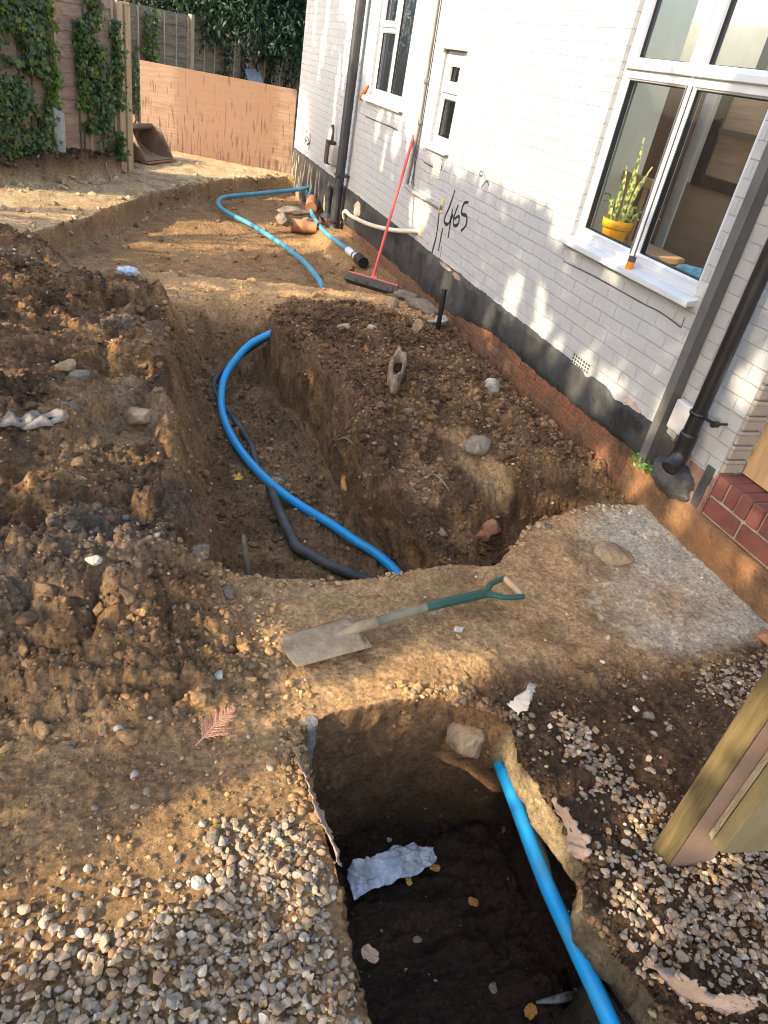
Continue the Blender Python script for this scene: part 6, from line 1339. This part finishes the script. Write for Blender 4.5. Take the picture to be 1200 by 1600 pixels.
fallen(679, 1358, 'red orange leaf at the tip of the cloth sack', .020, m_oleaf, 4, z=HOLE+.06, oval=True)
fallen(638, 1378, 'yellow leaf fragment under the cloth sack', .018, m_yleaf, 5, z=HOLE+.05, oval=True)
fallen(578, 1494, 'dry brown leaf caught on the left rim of the hole', .024, m_bleaf, 6, z=-.06, oval=True)
fallen(133, 796, 'small pale green leaf on the near slope of the heap', .016, mat('pale_green_leaf', (.30, .36, .18), bump=0), 7)
rk(680, 1538, 'tiny white stone chip on the hole floor', (.016, .013, .008), m_rkp, 91, 'flint', z0=-.7)
rk(770, 1545, 'pale stone chip left of the blue pipe in the hole', (.017, .015, .01), m_rkb, 92, 'flint', z0=-.7)
rk(652, 1472, 'pale curved chip near the middle of the hole floor', (.02, .014, .008), m_rkb, 93, 'flint', z0=-.7)
m_tube = mat('crumpled_black_wrap', (.02, .02, .02), col2=(.26, .25, .23), vscale=30, rough=.5, bump=.5)
b = MB(); b.tube([atZ(838, 1566, HOLE+.06), atZ(866, 1562, HOLE+.07), atZ(890, 1557, HOLE+.07), atZ(915, 1556, HOLE+.06)], [.004, .012, .016, .008], 10, res=4); tag(b.build('wrap_strip', m_tube), 'crumpled black and white strip of wrapping on the hole floor', 'strip')
# dead conifer frond
m_frond = mat('dead_frond', (.42, .20, .12), col2=(.60, .34, .22), bump=0); b = MB(); rf_ = np.random.RandomState(6)
f0 = G(306, 1168); f1 = G(367, 1107); fu = f1-f0; fl_ = np.linalg.norm(fu); fu /= fl_; fn = np.cross([0, 0, 1], fu); b.tube([f0+[0, 0, .008], f0*.5+f1*.5+[0, 0, .016], f1+[0, 0, .010]], [.0022, .0018, .001], 6, res=5)
for i in range(17):
    t = .16+.82*i/17
    for sg in (-1, 1):
        ln = fl_*.42*(1-t)**.7*(.75+.5*rf_.rand()); c0 = f0+fu*fl_*t+np.array([0, 0, .012]); d1 = fu*.72+fn*sg*(.5+.3*rf_.rand()); d1[2] += .1*rf_.normal(); d1 /= np.linalg.norm(d1); b.tube([c0, c0+d1*ln*.5, c0+d1*ln+[0, 0, -.002]], [.0016, .0014, .0006], 5)
        for k in range(5):
            c1 = c0+d1*ln*(.15+.19*k)
            for s2 in (-1, 1): d2 = d1*.75+np.cross([0, 0, 1], d1)*s2*.6; b.tube([c1, c1+d2*ln*.20+[0, 0, .003*rf_.normal()]], [.0012, .0005], 4)
tag(b.build('dead_frond', m_frond), 'rusty dead conifer frond on the bare ground left of the hole', 'twig')
# pale roots and twigs
m_root = mat('pale_root', (.20, .14, .09), col2=(.33, .25, .17), bump=.3)
for k, (pts, lb) in enumerate((([(158, 238), (166, 250), (172, 258), (181, 268)], 'pale forked twig on the bank below the ivy'), ([(60, 250), (78, 252), (96, 258)], 'thin root along the left bank'), ([(667, 748), (676, 744), (688, 752), (702, 768)], 'pale root crossing the foot of the smooth scar'), ([(528, 690), (540, 688), (556, 688)], 'brown twig on the rim of the trench'))):
    P_ = [on_ground(*q)+np.array([0, 0, .012]) for q in pts]
    if k == 0: P_[0][2] += .1; P_[1][2] += .06
    b = MB(); b.tube(P_, [.010 if k < 2 else .006]*(len(P_)-1)+[.003], 7, res=4); tag(b.build('twig', m_root), lb, 'twig')
# ================================================================== TREES OUT OF THE FRAME THAT SHADE THE PLOT
s_ = SDIR; Uv = np.array([s_[1], -s_[0], 0]); Uv /= np.linalg.norm(Uv); Vv = np.cross(s_, Uv); Vv = Vv if Vv[2] > 0 else -Vv
def uv(p): return np.array([p@Uv, p@Vv])
topc = np.array([uv(atX(*q)) for q in ((1100, 0), (1075, 60), (1058, 220), (1045, 330), (1025, 430), (960, 436), (900, 392), (850, 332), (800, 316), (760, 272), (720, 283), (690, 268), (655, 250), (630, 196), (600, 182), (566, 118), (556, 60), (545, 40), (530, 10))])
topc = topc[np.argsort(topc[:, 0])]
LIT = []
def lit(p, ru, rv, k=1., ang=0.): LIT.append((*uv(np.asarray(p, float)), ru+.030, rv+.030, k, ang))
for px, py, ru, rv in ((800, 470, .10, .15), (842, 520, .09, .10), (868, 548, .05, .07), (905, 590, .075, .12), (945, 612, .08, .12), (1030, 655, .05, .10), (1165, 600, .04, .13), (655, 328, .22, .13), (620, 222, .13, .10), (590, 200, .05, .10), (700, 440, .10, .07), (768, 500, .06, .10), (527, 130, .05, .30), (520, 195, .05, .28), (512, 235, .04, .18), (545, 60, .10, .40), (500, 90, .03, .2), (492, 30, .05, .25), (510, 40, .07, .35), (600, 240, .03, .14), (640, 225, .05, .12), (960, 420, .05, .05), (1090, 40, .06, .2), (845, 470, .05, .06), (462, 150, .04, .2)):
    lit(atX(px, py), ru, rv)
for px, py, ru, rv in ((938, 715, .055, .045), (1002, 742, .06, .05), (1062, 803, .05, .06), (985, 770, .03, .03), (1160, 890, .04, .03)): lit(atX(px, py, W-.02), ru, rv)
lit((.84, 1.50, 0), .07, .16, 1., .05); lit((.60, 1.47, 0), .05, .05); lit((1.02, 1.45, 0), .03, .05, .8)
lit((.02, 1.02, 0), .13, .19, 1., -.1); lit((.30, 1.10, 0), .14, .11); lit((.42, 1.0, 0), .12, .06); lit((-.25, .98, 0), .10, .1)
lit((1.16, 1.00, -.10), .13, .05, 1., .1); lit((1.15, .80, -.12), .10, .045); lit((1.12, 1.15, -.1), .06, .04); lit((1.13, .64, -.12), .03, .02)
lit(atZ(960, 1215), .035, .14, .9, .25); lit(atZ(1000, 1290), .03, .08, .9, .25); lit(atZ(960, 1412), .03, .05, .9); lit(atZ(905, 1130), .05, .05, .7); lit(atZ(1120, 1340), .05, .05, .6)
lit(atZ(1060, 1265, .15), .03, .05); lit(atZ(1120, 1170, .4), .04, .06); lit(atZ(1165, 1120, .6), .03, .05); lit(atZ(1085, 1300, .12), .02, .03)
lit(atZ(860, 790, -.15), .06, .04, .9); lit(atZ(690, 790, -.15), .04, .05, .7); lit(atZ(300, 610, .2), .22, .07, .75); lit(atZ(180, 520, .3), .4, .1, .35)
lit(atZ(420, 452), .22, .30, .7); lit(atZ(240, 430, .1), .2, .12, .6); lit(atZ(560, 460), .15, .12, .5); lit(atZ(830, 540, 0.3), .05, .05, .6)
LIT.append((3.7, .42, 2.2, .29, .72, .05)); LIT.append((1.55, .38, .35, .12, .5, 0))
LIT_ = np.array(LIT)
def shade_density(u, v):
    """how thick the foliage is on the sun ray through (u, v): 1 dense, 0 a gap"""
    vt = np.interp(u, topc[:, 0], topc[:, 1], left=9, right=5.2)
    nz = .10*fbm(u*3.2, v*1.2, None, 301, 3)+.05*fbm(u*9, v*3, None, 303, 2)
    d = sm(.05, -.10, v-vt+nz)
    far_ = sm(6.9, 7.5, u); d = d*(1-far_*sm(.15, -.15, v-2.6-1.1*sm(9.7, 10.3, u)+.15*fbm(u*2, v*2, None, 305, 3)))
    for (lu, lv, ru, rv, k, a) in LIT_:
        du = u-lu; dv = v-lv; ca, sa = math.cos(a), math.sin(a); q = ((du*ca+dv*sa)/ru)**2+((dv*ca-du*sa)/rv)**2
        d = d*(1-k*sm(1.5, .75, q+.5*fbm(u*11, v*11, None, 307, 2)))
    return d
rt = np.random.RandomState(77); N_ = 125000
u = -1.6+14*rt.rand(N_); v = -.6+7.2*rt.rand(N_); dens = shade_density(u, v); ok = (rt.rand(N_) < dens) & (v < 5.6+.4*fbm(u, v, None, 309, 2)); u = u[ok]; v = v[ok]
xc = -3.55-.75*rt.rand(len(u))
t_ = (xc-(u*Uv[0]+v*Vv[0]))/s_[0]; Pq = u[:, None]*Uv+v[:, None]*Vv+t_[:, None]*s_; keep = Pq[:, 2] > .15; Pq = Pq[keep]
bounds = [(-99, .6, 'leafy tree just out of the frame beside the camera, shading the hole'), (.6, 4.2, 'leafy tree out of the frame left of the soil heap'), (4.2, 99, 'leafy tree out of the frame left of the ivy fence')]
for k, (ya, yz, lb) in enumerate(bounds):
    mk = (Pq[:, 1] >= ya) & (Pq[:, 1] < yz); P_ = Pq[mk]; yc = float(np.median(P_[:, 1])); zt_ = float(P_[:, 2].max())
    t = thing('garden_tree', lb, 'tree', (-4.0, yc, 0), 'trees out of the frame'); rs_ = np.random.RandomState(k)
    cl_ = np.array([.05, .09, .03])[None]*(.6+.8*rs_.rand(len(P_)))[:, None]
    leaf_cards('crown', P_-np.array(t.location), .048+.022*rs_.rand(len(P_)), cl_, m_leaf, t, rs_, normal=s_*1.2, droop=.3, shape='leaf', spread=.5)
    b = MB(); b.tube([(-4.6, yc, -.3), (-4.6, yc, 1.5), (-4.5, yc+.1, 3.)], [.14, .11, .07], 12, res=4)
    for q in range(7): aa = -1+q*.33; b.tube([(-4.6, yc, 1.0+.25*q), (-4.3, yc+1.2*aa, 1.5+.42*q), (-4.1, yc+2.0*aa, 1.9+.5*q)], [.05, .03, .012], 7, res=3)
    part(b, 'trunk', m_bark, t)
print('canopy leaves', len(Pq))
